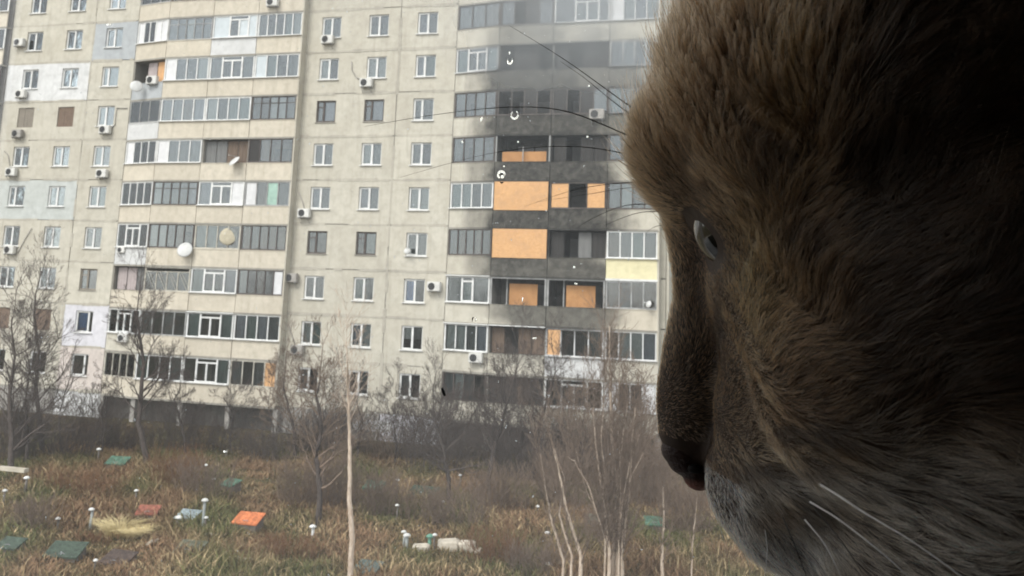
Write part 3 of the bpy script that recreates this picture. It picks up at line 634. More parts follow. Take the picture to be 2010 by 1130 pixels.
def grass():
    N = 360000
    x = rng.uniform(-64, 24, N); y = FY - 1 - (FY - 1 - 22) * rng.random(N) ** .85
    keep = (x > -y * .93 - 6) & (x < 24); x, y = x[keep], y[keep]; n = len(x)
    # density and height follow patches
    f = lambda a, b, s, ph: np.sin(x * a + ph) * np.cos(y * b + ph * 1.7) + .5 * np.sin(x * a * 2.7 + y * b * 1.9 + ph * 3)
    p1 = f(.33, .41, 1, .4); p2 = f(.61, .52, 1, 2.1); p3 = f(1.9, 2.3, 1, 5.0)
    z = np.array([gh(a, b) for a, b in zip(x, y)])
    h = .16 + .20 * np.clip(p1 + .6, 0, 1.6) + .10 * np.clip(p3, 0, 1.5); h *= rng.uniform(.5, 1.35, n)
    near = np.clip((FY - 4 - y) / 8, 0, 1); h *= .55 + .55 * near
    ang = rng.uniform(0, 2 * np.pi, n); lean = rng.uniform(.0, 1.5, n) * h; h = h * rng.uniform(.55, 1.0, n); la = rng.uniform(0, 2 * np.pi, n); w = rng.uniform(.012, .03, n)
    V = np.zeros((n, 5, 3)); dx, dy = np.cos(ang) * w, np.sin(ang) * w
    V[:, 0] = np.stack([x - dx, y - dy, z - .02], 1); V[:, 1] = np.stack([x + dx, y + dy, z - .02], 1)
    mx_, my_ = x + np.cos(la) * lean * .35, y + np.sin(la) * lean * .35
    V[:, 2] = np.stack([mx_ + dx * .8, my_ + dy * .8, z + h * .6], 1); V[:, 3] = np.stack([mx_ - dx * .8, my_ - dy * .8, z + h * .6], 1)
    V[:, 4] = np.stack([x + np.cos(la) * lean, y + np.sin(la) * lean, z + h], 1)
    me = bpy.data.meshes.new('grass_mesh'); me.vertices.add(n * 5); me.vertices.foreach_set('co', V.reshape(-1))
    me.loops.add(n * 7); me.polygons.add(n * 2)
    idx = (np.arange(n)[:, None] * 5 + np.array([0, 1, 2, 3, 3, 2, 4])[None]).reshape(-1)
    me.loops.foreach_set('vertex_index', idx.astype(np.int32)); st = (np.arange(n)[:, None] * 7 + np.array([0, 4])[None]).reshape(-1)
    me.polygons.foreach_set('loop_start', st.astype(np.int32)); me.update(calc_edges=True)
    brown = np.array([.285, .18, .105]); green = np.array([.15, .15, .062]); straw = np.array([.46, .35, .20]); dark = np.array([.085, .064, .048])
    k = np.clip(p2 * .75 + .60 + rng.normal(0, .22, n), 0, 1)[:, None]; c = brown * k + green * (1 - k)
    p4 = f(.47, .77, 1, 7.3); s = (rng.random(n) < .10 + .5 * np.clip(p4 - .35, 0, 1))[:, None]; c = np.where(s, straw, c)
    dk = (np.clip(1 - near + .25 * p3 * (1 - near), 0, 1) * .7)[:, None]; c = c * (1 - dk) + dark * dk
    c *= rng.uniform(.5, 1.15, n)[:, None]
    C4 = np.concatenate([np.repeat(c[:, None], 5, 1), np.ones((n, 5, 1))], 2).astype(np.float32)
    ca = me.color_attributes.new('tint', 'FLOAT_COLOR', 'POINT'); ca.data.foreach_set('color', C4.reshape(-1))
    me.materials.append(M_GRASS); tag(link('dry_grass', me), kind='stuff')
grass()
class TB:                                       # fast collector of thin tubes
    def __init__(s, n=4): s.n = n; s.P = []; s.R = []
    def seg(s, a, b, ra, rb): s.P.append((a, b)); s.R.append((ra, rb))
    def obj(s, name, mat, parent, smooth=True):
        P = np.array([[tuple(a), tuple(b)] for a, b in s.P]); Rr = np.array(s.R); n = s.n; m = len(P)
        d = P[:, 1] - P[:, 0]; d /= np.linalg.norm(d, axis=1, keepdims=True) + 1e-9
        a = np.cross(d, np.array([.3, .9, .31])); a /= np.linalg.norm(a, axis=1, keepdims=True) + 1e-9; b = np.cross(d, a)
        w = 2 * np.pi * np.arange(n) / n
        ring = np.cos(w)[None, :, None] * a[:, None] + np.sin(w)[None, :, None] * b[:, None]
        V = np.concatenate([P[:, 0][:, None] + ring * Rr[:, 0][:, None, None], P[:, 1][:, None] + ring * Rr[:, 1][:, None, None]], 1)
        base = np.arange(m)[:, None, None] * 2 * n; j = np.arange(n)
        F = np.stack([j, (j + 1) % n, n + (j + 1) % n, n + j], 1)[None] + base
        me = bpy.data.meshes.new(name + '_mesh'); me.vertices.add(m * 2 * n); me.vertices.foreach_set('co', V.reshape(-1))
        me.loops.add(m * n * 4); me.polygons.add(m * n); me.loops.foreach_set('vertex_index', F.reshape(-1).astype(np.int32))
        me.polygons.foreach_set('loop_start', (np.arange(m * n) * 4).astype(np.int32)); me.update(calc_edges=True)
        if smooth: me.polygons.foreach_set('use_smooth', np.ones(m * n, bool))
        me.materials.append(mat); return link(name, me, parent)
def rv(): return Vector((random.gauss(0, 1), random.gauss(0, 1), random.gauss(0, 1))).normalized()
def grow(tb, p, d, L, r, lev, up=.12, wob=.16, kids=3, minr=.004):
    ns = max(3, int(L / .28)); ns = min(ns, 7); st = L / ns; pts = [p]
    for i in range(ns):
        d = (d + rv() * wob + Vector((0, 0, up))).normalized(); q = p + d * st; r2 = max(minr, r * (1 - .55 / ns))
        tb.seg(p, q, r, r2); p, r = q, r2; pts.append((p, d, r))
        if lev > 0 and i >= (0 if lev < 2 else 1):
            for _ in range(1 if random.random() < .85 * kids / 3 else (2 if random.random() < .3 else 0)):
                side = d.cross(rv()).normalized(); nd = (d * random.uniform(.55, .9) + side * random.uniform(.5, .9)).normalized()
                grow(tb, p, nd, L * random.uniform(.42, .68), max(minr, r * .62), lev - 1, up, wob * 1.15, kids, minr)
    if lev > 0:
        for _ in range(2): side = d.cross(rv()).normalized(); grow(tb, p, (d + side * .5).normalized(), L * .55, max(minr, r * .8), lev - 1, up, wob * 1.15, kids, minr)
def tree(bpx, path, label, spread=1.0, lev=3, mat=BARK_D, tw=TWIG_D, r0=.13, z_extra=0, kids=3, name='bare_tree', group='bare dark trees before the block', lo=.3, dens=1.0, minr=.006):
    """trunk follows the given pixel path on an upright plane at the distance of its foot, crown grows from it"""
    c = G3(*bpx); o = tag(empty(name, c), label, 'tree', group)
    pts = [Vector((0, 0, -.1))] + [Vector(at_y(x, y, c.y + random.uniform(-.3, .3))) - c for x, y in path]
    tk = MB(); n = len(pts); rad = [r0 * (1 - .75 * k / (n - 1)) for k in range(n)]
    P2, R2 = [], []
    for k in range(n - 1):
        for q in range(3):
            f = q / 3; P2.append(pts[k].lerp(pts[k + 1], f) + rv() * .03); R2.append(rad[k] * (1 - f) + rad[k + 1] * f)
    P2.append(pts[-1]); R2.append(rad[-1]); tk.tube(P2, R2, 7); tk.obj('trunk', mat, o, True)
    H = pts[-1].z; tb = TB(3)
    for k in range(1, len(P2)):
        if P2[k].z < H * lo: continue
        for _ in range(int(dens * 2 + random.random())):
            a = random.uniform(0, 6.28); d = Vector((math.cos(a), math.sin(a), random.uniform(.3, 1.2))).normalized()
            grow(tb, P2[k], d, spread * random.uniform(.6, 1.1) * (1.15 - .5 * P2[k].z / H), R2[k] * .5, lev, .10, .17, kids, minr)
    grow(tb, P2[-1], Vector((0, 0, 1)), spread, R2[-1], lev, .12, .15, kids, minr)
    tb.obj('crown', tw, o); return o
tree((292, 916), [(283, 880), (272, 830), (277, 770), (282, 710), (274, 650), (268, 612)], 'tall crooked bare tree in front of the left balconies', 1.7, 3, r0=.17, lo=.3)
tree((366, 900), [(362, 860), (352, 820), (342, 785), (352, 765)], 'smaller bare tree right of the crooked tall one', 1.2, 3, r0=.09, lo=.45, minr=.007)
tree((84, 890), [(80, 840), (70, 760), (76, 690), (66, 620), (70, 575)], 'tall dark bare tree left of the lilac wall panel', 1.7, 3, r0=.15, lo=.2)
tree((20, 930), [(24, 860), (18, 780), (28, 700), (22, 640)], 'dark dense bare tree at the left picture edge', 1.7, 3, r0=.15, lo=.15, dens=1.4)
tree((52, 912), [(56, 850), (48, 790), (60, 730), (50, 690)], 'short dense bare tree between the two left edge trees', 1.3, 3, r0=.10, lo=.1, dens=1.5)
tree((120, 880), [(116, 820), (128, 770), (140, 735)], 'thin bare tree leaning right before the whitewashed plinth', 1.1, 2, r0=.07, lo=.3)
tree((579, 902), [(577, 850), (566, 800), (556, 760), (560, 720)], 'bare tree with brown forked crown under the balcony block corner', 1.3, 3, tw=TWIG_B, r0=.10, lo=.25)
tree((625, 1022), [(628, 960), (620, 900), (632, 840), (622, 780), (628, 745)], 'dense brown bare tree left of pale birch trunk', 1.35, 3, tw=TWIG_B, r0=.13, lo=.22, dens=1.3)
tree((884, 992), [(880, 940), (872, 890), (860, 840), (850, 800)], 'bare tree under the lower right windows', 1.5, 3, tw=TWIG_D, r0=.12, lo=.3)
tree((958, 985), [(960, 930), (972, 870), (990, 810), (1004, 760), (1014, 720)], 'bare tree leaning right over the sooty lower balconies', 1.5, 3, tw=TWIG_D, r0=.12, lo=.3, dens=1.2)
tree((1052, 930), [(1050, 880), (1062, 820), (1078, 770), (1090, 730)], 'dark bare tree in front of the lowest boarded balcony', 1.6, 3, tw=TWIG_D, r0=.12, lo=.2, dens=1.3)
tree((905, 905), [(908, 860), (925, 820), (940, 790)], 'low twisted bare tree close to the dark undercroft', 1.3, 3, r0=.09, lo=.2, dens=1.2)
tree((700, 905), [(704, 870), (712, 830), (700, 790), (706, 765)], 'slender bare tree left of the whitewashed plinth patch', 1.0, 2, tw=TWIG_B, r0=.06, lo=.3, dens=1.0)
tree((540, 880), [(536, 840), (526, 800), (530, 770)], 'small bare tree beneath the orange-boarded lowest balcony', 1.0, 3, tw=TWIG_B, r0=.06, lo=.2)
tree((1150, 960), [(1146, 900), (1140, 850), (1150, 800)], 'brown bare tree behind the pale saplings', 1.5, 3, tw=TWIG_B, r0=.09, lo=.15, dens=1.3)
tree((1265, 985), [(1270, 930), (1262, 880), (1275, 840)], 'brown bare tree left of the cat nose', 1.3, 3, tw=TWIG_B, r0=.07, lo=.15, dens=1.2)
tree((815, 905), [(812, 870), (820, 830), (810, 800)], 'low bare tree against the pale painted plinth', 1.2, 2, tw=TWIG_D, r0=.06, lo=.2, dens=1.2)
for (bp, pth, lb, sp_) in (((1000, 925), [(1002, 870), (996, 820), (990, 775)], 'thicket tree under the brown-lined open loggia', 1.5), ((1095, 905), [(1098, 860), (1108, 810), (1100, 770)], 'grey thicket tree left of the pale sapling tops', 1.5),
    ((1225, 925), [(1228, 880), (1222, 830), (1230, 790)], 'grey thicket tree below the lowest three-pane window', 1.4), ((842, 900), [(845, 860), (852, 820), (846, 790)], 'twiggy grey tree where the right undercroft begins', 1.3),
    ((655, 905), [(652, 860), (660, 810), (655, 770)], 'grey twiggy tree between the two plain plinth windows', 1.3), ((200, 895), [(204, 850), (198, 810), (206, 780)], 'twiggy tree where the left undercroft begins', 1.2),
    ((455, 890), [(452, 850), (458, 815), (450, 790)], 'low twiggy tree under the middle left balconies', 1.2), ((775, 915), [(778, 870), (772, 830), (784, 800)], 'grey twiggy tree before the whitewashed plinth patch', 1.3)):
    tree(bp, pth, lb, sp_, 3, tw=TWIG_D, r0=.06, lo=.12, dens=1.2)
# pale young stems
def stem(bpx, paths, label, r0, name='sapling', group='pale young trees in front', twig=1.0, yoff=0):
    c = G3(*bpx); o = tag(empty(name, c), label, 'tree', group); tb = TB(4)
    for pi, (path, ra, rb) in enumerate(paths):
        yy = c.y + random.uniform(-.25, .25); pts = [Vector(at_y(x, y, yy + .4 * k * random.uniform(-.3, .3))) - c for k, (x, y) in enumerate(path)]
        if pi == 0 or len(paths) > 1: pts = [Vector((pts[0].x, pts[0].y, -.1))] + pts
        P2, R2 = [], []; n = len(pts)
        for k in range(n - 1):
            for q in range(4): f = q / 4; g_ = (k + f) / (n - 1); P2.append(pts[k].lerp(pts[k + 1], f) + rv() * .012); R2.append(ra * (1 - g_) + rb * g_)
        P2.append(pts[-1]); R2.append(rb); MB().tube(P2, R2, 8).obj('trunk' if pi == 0 else 'stem', BARK_T, o, True)
        for k in range(3, len(P2)):
            for _ in range(int(twig * 2.4 + random.random() * 1.2) if twig >= 0 else (2 if k > len(P2) * .5 else 0)):
                a = random.uniform(0, 6.28); d = Vector((math.cos(a) * .55, math.sin(a) * .55, 1)).normalized()
                grow(tb, P2[k], d, random.uniform(.4, 1.2), R2[k] * .38, 2 if k % 3 == 0 else 1, .1, .10, 2, .0055)
    tb.obj('crown', BARK_M if name == 'sapling' else BARK_T, o)
stem((690, 1150), [([(691, 1060), (686, 980), (687, 900), (685, 830), (683, 760), (682, 712), (680, 670)], .10, .006)], 'pale straight birch-like trunk standing alone left of centre', .12, 'pale_tree', twig=-1)
stem((1213, 1165), [([(1212, 1090), (1208, 980), (1201, 860), (1198, 740), (1196, 640)], .115, .02), ([(1222, 1080), (1236, 960), (1241, 860), (1247, 800)], .06, .014),
                    ([(1196, 1080), (1184, 980), (1170, 880), (1164, 800)], .07, .012), ([(1205, 1040), (1213, 950), (1222, 860), (1232, 790)], .045, .01), ([(1188, 1060), (1158, 960), (1128, 905), (1112, 895)], .035, .008), ([(1222, 1010), (1238, 940), (1262, 890)], .03, .008), ([(1203, 1060), (1190, 960), (1180, 860), (1186, 770), (1190, 700)], .04, .008), ([(1215, 1060), (1222, 980), (1236, 910), (1256, 850)], .03, .008), ([(1200, 1090), (1172, 1010), (1150, 960), (1130, 880)], .03, .008), ([(1216, 1030), (1218, 930), (1212, 830), (1216, 740)], .035, .008)],
     'tall many-stemmed pale sapling clump just left of the cat', .1, twig=1.3)
stem((1160, 1165), [([(1140, 1090), (1112, 1000), (1094, 910), (1078, 850)], .075, .014), ([(1122, 1090), (1098, 1010), (1108, 940), (1088, 880)], .05, .01)], 'pale sapling pair leaning left beside the tall clump', .07, twig=.9)
stem((1118, 1160), [([(1106, 1100), (1084, 1030), (1070, 950), (1060, 890)], .055, .01)], 'thin pale sapling leaning left, outermost of the clump', .05, twig=.9)
stem((1298, 1160), [([(1300, 1090), (1303, 1020), (1301, 955)], .06, .02)], 'short thick pale sapling left of the cat muzzle', .06, twig=.9)
stem((1352, 1150), [([(1358, 1080), (1364, 1020), (1369, 975)], .03, .01)], 'thinnest pale sapling right under the cat nose', .03, twig=.6)
# shrubs
def shrub(px, py, w, h, label, mat=TWIG_B, n=40, lev=1, minr=.0075):
    n = int(n * 1.0); c = G3(px, py); k = ppm(px, py); W2, H2 = w / k / 2, h / k; tb = TB(3); tb.ph = 0
    for _ in range(n):
        a = random.uniform(0, 6.28); q = random.random() ** .6 * W2; p = Vector((math.cos(a) * q, math.sin(a) * q * .6, -.05))
        d = Vector((math.cos(a) * .35 * random.random(), math.sin(a) * .35 * random.random(), 1)).normalized()
        grow(tb, p, d, H2 * random.uniform(.5, .95), .012, lev, .08, .15, 3, minr)
    o = tb.obj('bare_shrub', mat, None); o.location = c; tag(o, label, 'shrub', 'leafless shrubs and weed clumps in the plots')
SH = [(345, 965, 110, 60, 'reddish-brown weed clump around the slim pipe', TWIG_R, 90), (400, 985, 120, 60, 'dense brown weeds behind the tallest grey vent pipe', TWIG_B, 90), (60, 1040, 90, 50, 'dark brown weeds at lower left below the beige board', TWIG_B, 60),
      (590, 985, 90, 80, 'brown shrub at the foot of the dense brown tree', TWIG_B, 90), (660, 990, 80, 80, 'brown shrub just left of birch-like trunk', TWIG_B, 80), (740, 1010, 90, 70, 'brown shrub just right of birch-like trunk', TWIG_B, 80),
      (830, 1020, 110, 60, 'dark shrub in front of the wide dark green hatch', TWIG_B, 60), (900, 1030, 110, 75, 'dark shrub left of the stone pile top', TWIG_B, 60), (985, 1010, 110, 70, 'brown shrub mass under leaning bare tree', TWIG_B, 100),
      (970, 1100, 120, 60, 'low reddish shrub in the lower middle', TWIG_R, 90), (1050, 1120, 110, 50, 'low brown shrub left of the lowest white cap', TWIG_B, 80), (1020, 940, 120, 80, 'grey-brown thicket before the right undercroft', TWIG_D, 110),
      (1110, 1000, 110, 90, 'brown thicket between leaning saplings', TWIG_B, 100), (1270, 1000, 110, 100, 'brown thicket left of cat chin', TWIG_B, 110), (1350, 1050, 110, 90, 'brown thicket under the cat nose', TWIG_B, 90),
      (30, 900, 110, 90, 'dark thicket beneath the left edge trees', TWIG_D, 110), (130, 905, 110, 60, 'dark thicket before the whitewashed plinth', TWIG_D, 90), (240, 885, 110, 45, 'dark brush under the first left balconies', TWIG_D, 80),
      (430, 880, 130, 45, 'dark brush under the last left balconies', TWIG_D, 90), (520, 900, 100, 50, 'dark brush left of the forked brown tree', TWIG_D, 80), (640, 880, 110, 60, 'grey brush against the plain plinth', TWIG_D, 90),
      (860, 930, 130, 70, 'dark brush left of the leaning bare tree', TWIG_D, 70), (560, 1090, 150, 35, 'low rusty weeds right of the narrow plank', TWIG_R, 80), (160, 975, 160, 40, 'tall tan weeds in the middle left', TWIG_R, 90), (1180, 1080, 90, 60, 'weeds at the foot of pale sapling clump', TWIG_B, 60),
      (190, 1062, 90, 18, 'low weeds round the straw tuft', TWIG_R, 60), (760, 900, 100, 50, 'brush before the whitewashed plinth patch', TWIG_B, 70), (970, 890, 120, 60, 'dark brush against the right undercroft', TWIG_D, 90), (1120, 920, 130, 80, 'dark brush under the lowest right balconies', TWIG_D, 100), (1250, 930, 110, 80, 'brush near the right end of the block', TWIG_B, 90)]
for a in SH: shrub(*a)
for k, (px_, py_, lb) in enumerate(((175, 880, 'dense grey brush right of the whitewashed plinth'), (330, 885, 'dense grey brush around the smaller bare tree'), (600, 890, 'dense grey brush behind the forked brown tree'), (700, 885, 'dense grey brush before the middle plinth'), (820, 905, 'dense grey brush under the pale painted plinth'), (925, 910, 'dense grey brush at the start of the right undercroft'), (1065, 915, 'dense grey brush below the lowest white casement balcony'), (1185, 920, 'dense grey brush behind the pale sapling clump'))): shrub(px_, py_, 130, 75, lb, TWIG_D, 90)
# straw tuft
c = G3(242, 1050); tb = TB(3)
for _ in range(420):
    a = random.uniform(0, 6.28); q = random.random() * .5; p = Vector((math.cos(a) * q * 1.3, math.sin(a) * q, 0)); d = Vector((math.cos(a) * .8 + .25, math.sin(a) * .8, 1.0)).normalized()
    L = random.uniform(.5, 1.0); m_ = p + d * L * .6; e = m_ + (d + Vector((.5 * math.cos(a) + .25, .3, -.7))).normalized() * L * .5; tb.seg(p, m_, .011, .009); tb.seg(m_, e, .009, .003)
o = tb.obj('straw_tuft', bark('straw', (.62, .50, .25), (.75, .64, .38)), None); o.location = c; tag(o, 'bright straw-coloured grass tuft in front of the faded red hatch', 'grass tuft')

# a far bare wood beyond the end of the block, one mass
def far_wood():
    n = 26000; x = rng.uniform(-20, 160, n); y = 150 + rng.random(n) * 45; h = rng.uniform(4, 11, n) * (1 + .25 * np.sin(x * .09) + .15 * np.sin(x * .31)); z0 = rng.random(n) ** .5 * h * .55
    w = rng.uniform(.03, .12, n); lx = rng.normal(0, .9, n); ly = rng.normal(0, .9, n); V = np.zeros((n, 3, 3)); z0[::3] = -.2
    V[:, 0] = np.stack([x - w, y, z0], 1); V[:, 1] = np.stack([x + w, y + w, z0], 1); V[:, 2] = np.stack([x + lx, y + ly, z0 + h * .5], 1)
    me = bpy.data.meshes.new('wood_mesh'); me.vertices.add(n * 3); me.vertices.foreach_set('co', V.reshape(-1)); me.loops.add(n * 3); me.polygons.add(n)
    me.loops.foreach_set('vertex_index', np.arange(n * 3, dtype=np.int32)); me.polygons.foreach_set('loop_start', (np.arange(n) * 3).astype(np.int32)); me.update(calc_edges=True); me.materials.append(TWIG_D)
    tag(link('distant_wood', me), kind='stuff')
far_wood()
# ------------------------------------------------------------------ the dark room behind the cat, its window and the dusty pane
RM = plain('room_plaster', (.50, .43, .35), .9, .05); RF = plain('room_floor_wood', (.16, .10, .06), .6, .2)
X0, X1, YI, YO = -1.25, 2.4, .44, .74; ZF, ZT = CAMZ - 1.25, CAMZ + 1.35; OX0, OX1, OZ0, OZ1 = -1.15, .95, CAMZ - .42, CAMZ + .95
m = MB(); m.box(X0, OX0, YI, YO, ZF, ZT); m.box(OX1, X1, YI, YO, ZF, ZT); m.box(OX0, OX1, YI, YO, ZF, OZ0 - .04); m.box(OX0, OX1, YI, YO, OZ1, ZT)
tag(m.obj('window_wall', RM), kind='structure')
sw = MB(); sw.box(X0 - .1, X0, -3.4, -.45, ZF, ZT); sw.box(X0 - .1, X0, -.45, YO, ZF, OZ0 - .04); sw.box(X0 - .1, X0, -.45, YO, OZ1 + .12, ZT); sw.box(X0 - .1, X0, .38, YO, OZ0 - .04, OZ1 + .12)  # gap in the side wall is added to bring light onto the face
tag(sw.obj('room_wall', RM), kind='structure'); tag(MB().box(X1, X1 + .1, -3.4, YO, ZF, ZT).obj('room_wall', RM), kind='structure'); tag(MB().box(X0, X1, -3.5, -3.4, ZF, ZT).obj('room_wall', RM), kind='structure')
tag(MB().box(X0 - .1, X1 + .1, -3.5, YO, ZT, ZT + .1).obj('room_ceiling', RM), kind='structure'); tag(MB().box(X0 - .1, X1 + .1, -3.5, YO, ZF - .1, ZF).obj('room_floor', RF), kind='structure')
win = tag(empty('room_window', ((OX0 + OX1) / 2, YI + .04, CAMZ)), 'dusty closed room window in front of the cat', 'window')
wo_ = Vector(win.location); b = MB(); YP = YI + .04
for (x0, x1, z0, z1) in ((OX0, OX1, OZ0, OZ0 + .06), (OX0, OX1, OZ1 - .06, OZ1), (OX0, OX0 + .06, OZ0 + .06, OZ1 - .06), (OX1 - .06, OX1, OZ0 + .06, OZ1 - .06)): b.box(x0, x1, YP - .03, YP + .03, z0, z1)
b.obj('frame', PVC, win).location = -wo_
MB().box(OX0, OX1, .16, YI + .0, OZ0 - .035, OZ0 - .002).obj('sill', PVC, win).location = -wo_
t = NT('dusty_pane'); p = t.pos()
tr = t.n('ShaderNodeBsdfTransparent'); tr.inputs[0].default_value = (.95, .96, .95, 1)
tl = t.n('ShaderNodeBsdfTranslucent'); tl.inputs[0].default_value = (.86, .92, .95, 1)
sp = t.n('ShaderNodeSeparateXYZ'); t.l(p, sp.inputs[0])
def smear(px, py, rx, rz, k, wob=.5, sc=14):
    c = at_y(px, py, YP); dx = t.math('DIVIDE', t.math('SUBTRACT', sp.outputs[0], float(c[0])), rx); dz = t.math('DIVIDE', t.math('SUBTRACT', sp.outputs[2], float(c[2])), rz)
    d = t.math('SQRT', t.math('ADD', t.math('MULTIPLY', dx, dx), t.math('MULTIPLY', dz, dz)))
    d = t.math('ADD', d, t.math('MULTIPLY', t.math('SUBTRACT', t.noise(p, sc, 4, .6), .5), wob)); return t.math('SMOOTH_MIN', t.ramp(d, 1.25, .0, 0, k), k, .05)
film = t.ramp(t.noise(t.mapv(p, (1, 1, .5)), 9, 5, .65), .25, .8, .06, .105)
tot = t.math('ADD', film, smear(1180, 15, .085, .042, .44, .9)); tot = t.math('ADD', tot, smear(1110, 90, .11, .06, .09, 1.0)); tot = t.math('ADD', tot, smear(700, -40, .14, .03, .10))
sk = t.ramp(t.noise(p, 420, 2, .5), .74, .80, 0, .5); tot = t.math('ADD', tot, sk, None, True)
mx = t.n('ShaderNodeMixShader'); t.l(tot, mx.inputs[0]); t.l(tr.outputs[0], mx.inputs[1]); t.l(tl.outputs[0], mx.inputs[2])
gl = t.n('ShaderNodeBsdfGlossy'); gl.inputs['Roughness'].default_value = .01; fr = t.n('ShaderNodeFresnel'); fr.inputs[0].default_value = 1.45
m2 = t.n('ShaderNodeMixShader'); t.l(t.math('MULTIPLY', fr.outputs[0], .8), m2.inputs[0]); t.l(mx.outputs[0], m2.inputs[1]); t.l(gl.outputs[0], m2.inputs[2]); t.l(m2.outputs[0], t.out.inputs[0])
pb = MB(); pb.quad((OX0 + .055, YP, OZ0 + .055), (OX1 - .055, YP, OZ0 + .055), (OX1 - .055, YP, OZ1 - .055), (OX0 + .055, YP, OZ1 - .055))
pb.obj('pane', t.m, win).location = -wo_
# dried drops and flecks on the inner face of the pane
t = NT('dried_drop'); t.bsdf((.92, .92, .90), .35, spec=.6); tb_ = t.n('ShaderNodeBsdfTranslucent'); tb_.inputs[0].default_value = (.95, .95, .93, 1); q_ = t.n('ShaderNodeAddShader'); pr = t.t.nodes['Principled BSDF']
t.l(pr.outputs[0], q_.inputs[0]); t.l(tb_.outputs[0], q_.inputs[1]); t.l(q_.outputs[0], t.out.inputs[0]); DROP = t.m
SPK = plain('dark_speck', (.02, .02, .02), .6, .1)
def fleck(px, py, pts, r, label, mat=DROP):
    c = at_y(px, py, YP - .0012); s = YP / ray(px, py)[1] / FPX
    P = [(dx * s, 0, -dy * s) for dx, dy in pts]
    if len(P) == 1: b = sphere_bits((0, 0, 0), r * s, 10, 7, (1, .35, 1))
    else: b = MB().tube(P, [r * s * (.55 + .45 * math.sin(math.pi * (k + .5) / len(P))) for k in range(len(P))], 8)
    o = b.obj('glass_fleck', mat, None, True); o.location = tuple(c); tag(o, label, 'fleck', 'flecks dried on the window pane')
arc = lambda rx, ry, a0, a1, n=9: [(rx * math.cos(R(a0 + (a1 - a0) * k / (n - 1))), ry * math.sin(R(a0 + (a1 - a0) * k / (n - 1)))) for k in range(n)]
fleck(1001, 117, arc(5, 8, -20, 200), 2.0, 'white U-shaped fleck on glass, uppermost of the curved ones')
fleck(1000, 103, [(0, -2), (0, 3)], 1.3, 'tiny white tick just above the U-shaped fleck')
fleck(1010, 225, arc(7, 8, -60, 230), 1.8, 'white ring-shaped fleck on glass over the sooty strip')
fleck(945, 233, [(2, -4), (0, 0), (-1, 5)], 1.6, 'short white dash fleck left of the ring-shaped one')
fleck(984, 343, arc(7, 7, 120, 370), 2.4, 'white hook-shaped fleck over the edge of the orange board')
fleck(986, 347, [(0, 0)], 3.4, 'pale round blob inside the hook-shaped fleck')
fleck(985, 357, [(-3, 0), (0, 2), (3, 0)], 1.6, 'dark speck just below the hook-shaped fleck', SPK)
fleck(989, 326, [(0, 0)], 1.7, 'tiny white dot above the hook-shaped fleck')
fleck(870, 768, [(-3, -6), (0, 0), (4, 8)], 3.2, 'black fleck at the corner of the lowest dark balcony', SPK)
fleck(928, 626, [(1, -4), (-1, 0), (-1, 5)], 1.4, 'small black comma-shaped speck on the glass', SPK)
fleck(932, 627, arc(2.4, 4, -60, 60, 5), .9, 'thin white rim beside the black comma speck')
fleck(1127, 524, [(0, 0)], 2.2, 'white dot on the glass over the black parapet')
fleck(1130, 556, [(-2, 0), (3, 1)], 1.8, 'white dash below the dot over the black parapet')
fleck(1153, 268, [(0, 0)], 2.0, 'white dot over dark balconies near the cat brow')
fleck(907, 278, [(-1, -2), (1, 2)], 1.6, 'white dot above the grey corner balcony')
fleck(1017, 278, [(0, 0)], 1.8, 'white dot over the charred orange board')
fleck(1049, 664, [(-4, 0), (4, -1)], 1.6, 'pale dash over the brown lined loggia')
fleck(213, 48, [(-4, 0), (4, 0)], 1.7, 'white dash above the grey-blue wall window')
fleck(1026, 587, [(0, -4), (-1, 4)], 1.2, 'thin white tick over the boarded loggia')
fleck(440, 886, [(0, 0)], 2.0, 'white dot over the dark slope')
fleck(1156, 168, [(0, 0)], 1.7, 'white dot between the two long brow whiskers')
# ------------------------------------------------------------------ the cat: head in profile, looking left out of the window
TH = R(20); Fh = np.array([-math.cos(TH), math.sin(TH), 0]); Lh = np.array([-math.sin(TH), -math.cos(TH), 0]); Uh = np.array([0, 0, 1.0])
NOSE = np.array([3.5, 20.6, -6.75])              # cm, camera-aligned frame
def H(px, py, s):
    r = np.array([(px - CX) / FPX, 1, -(py - CY) / FPX]); return r * ((s + NOSE @ Lh) / (r @ Lh))
def cw(p): return (M @ (np.asarray(p) * .01).T).T + EYE                       # to world
CAT0 = cw(H(1750, 600, 0))
bm = bmesh.new()
def blob(c, rf, rl, ru, pitch=0.0, roll=0.0):
    """ellipsoid with radii along the head's forward, side and up axes, in cm"""
    ca, sa = math.cos(pitch), math.sin(pitch); f = Fh * ca + Uh * sa; u = -Fh * sa + Uh * ca
    cr, sr = math.cos(roll), math.sin(roll); l2 = Lh * cr + u * sr; u2 = -Lh * sr + u * cr
    A = np.stack([f * rf, l2 * rl, u2 * ru], 1); A = M @ A * .01; c = cw(c) - CAT0
    m = Matrix(((A[0, 0], A[0, 1], A[0, 2], c[0]), (A[1, 0], A[1, 1], A[1, 2], c[1]), (A[2, 0], A[2, 1], A[2, 2], c[2]), (0, 0, 0, 1)))
    bmesh.ops.create_icosphere(bm, subdivisions=4, radius=1, matrix=m)
def chain(pts, n=8):
    for (a, b) in zip(pts[:-1], pts[1:]):
        for k in range(n):
            q = [x * (1 - k / n) + y * k / n for x, y in zip(a, b)]; blob(H(*q[:3]), q[3], q[4], q[5])
blob(H(1740, 230, 0), 4.2, 4.2, 4.3)             # skull
blob(H(1448, 290, 0), 1.95, 2.5, 1.75)             # forehead
blob(H(1425, 345, .9), 1.45, 1.0, .95)           # near brow
blob(H(1425, 345, -.9), 1.45, 1.0, .95)
blob(H(1880, 520, 0), 4.6, 4.6, 5.0)
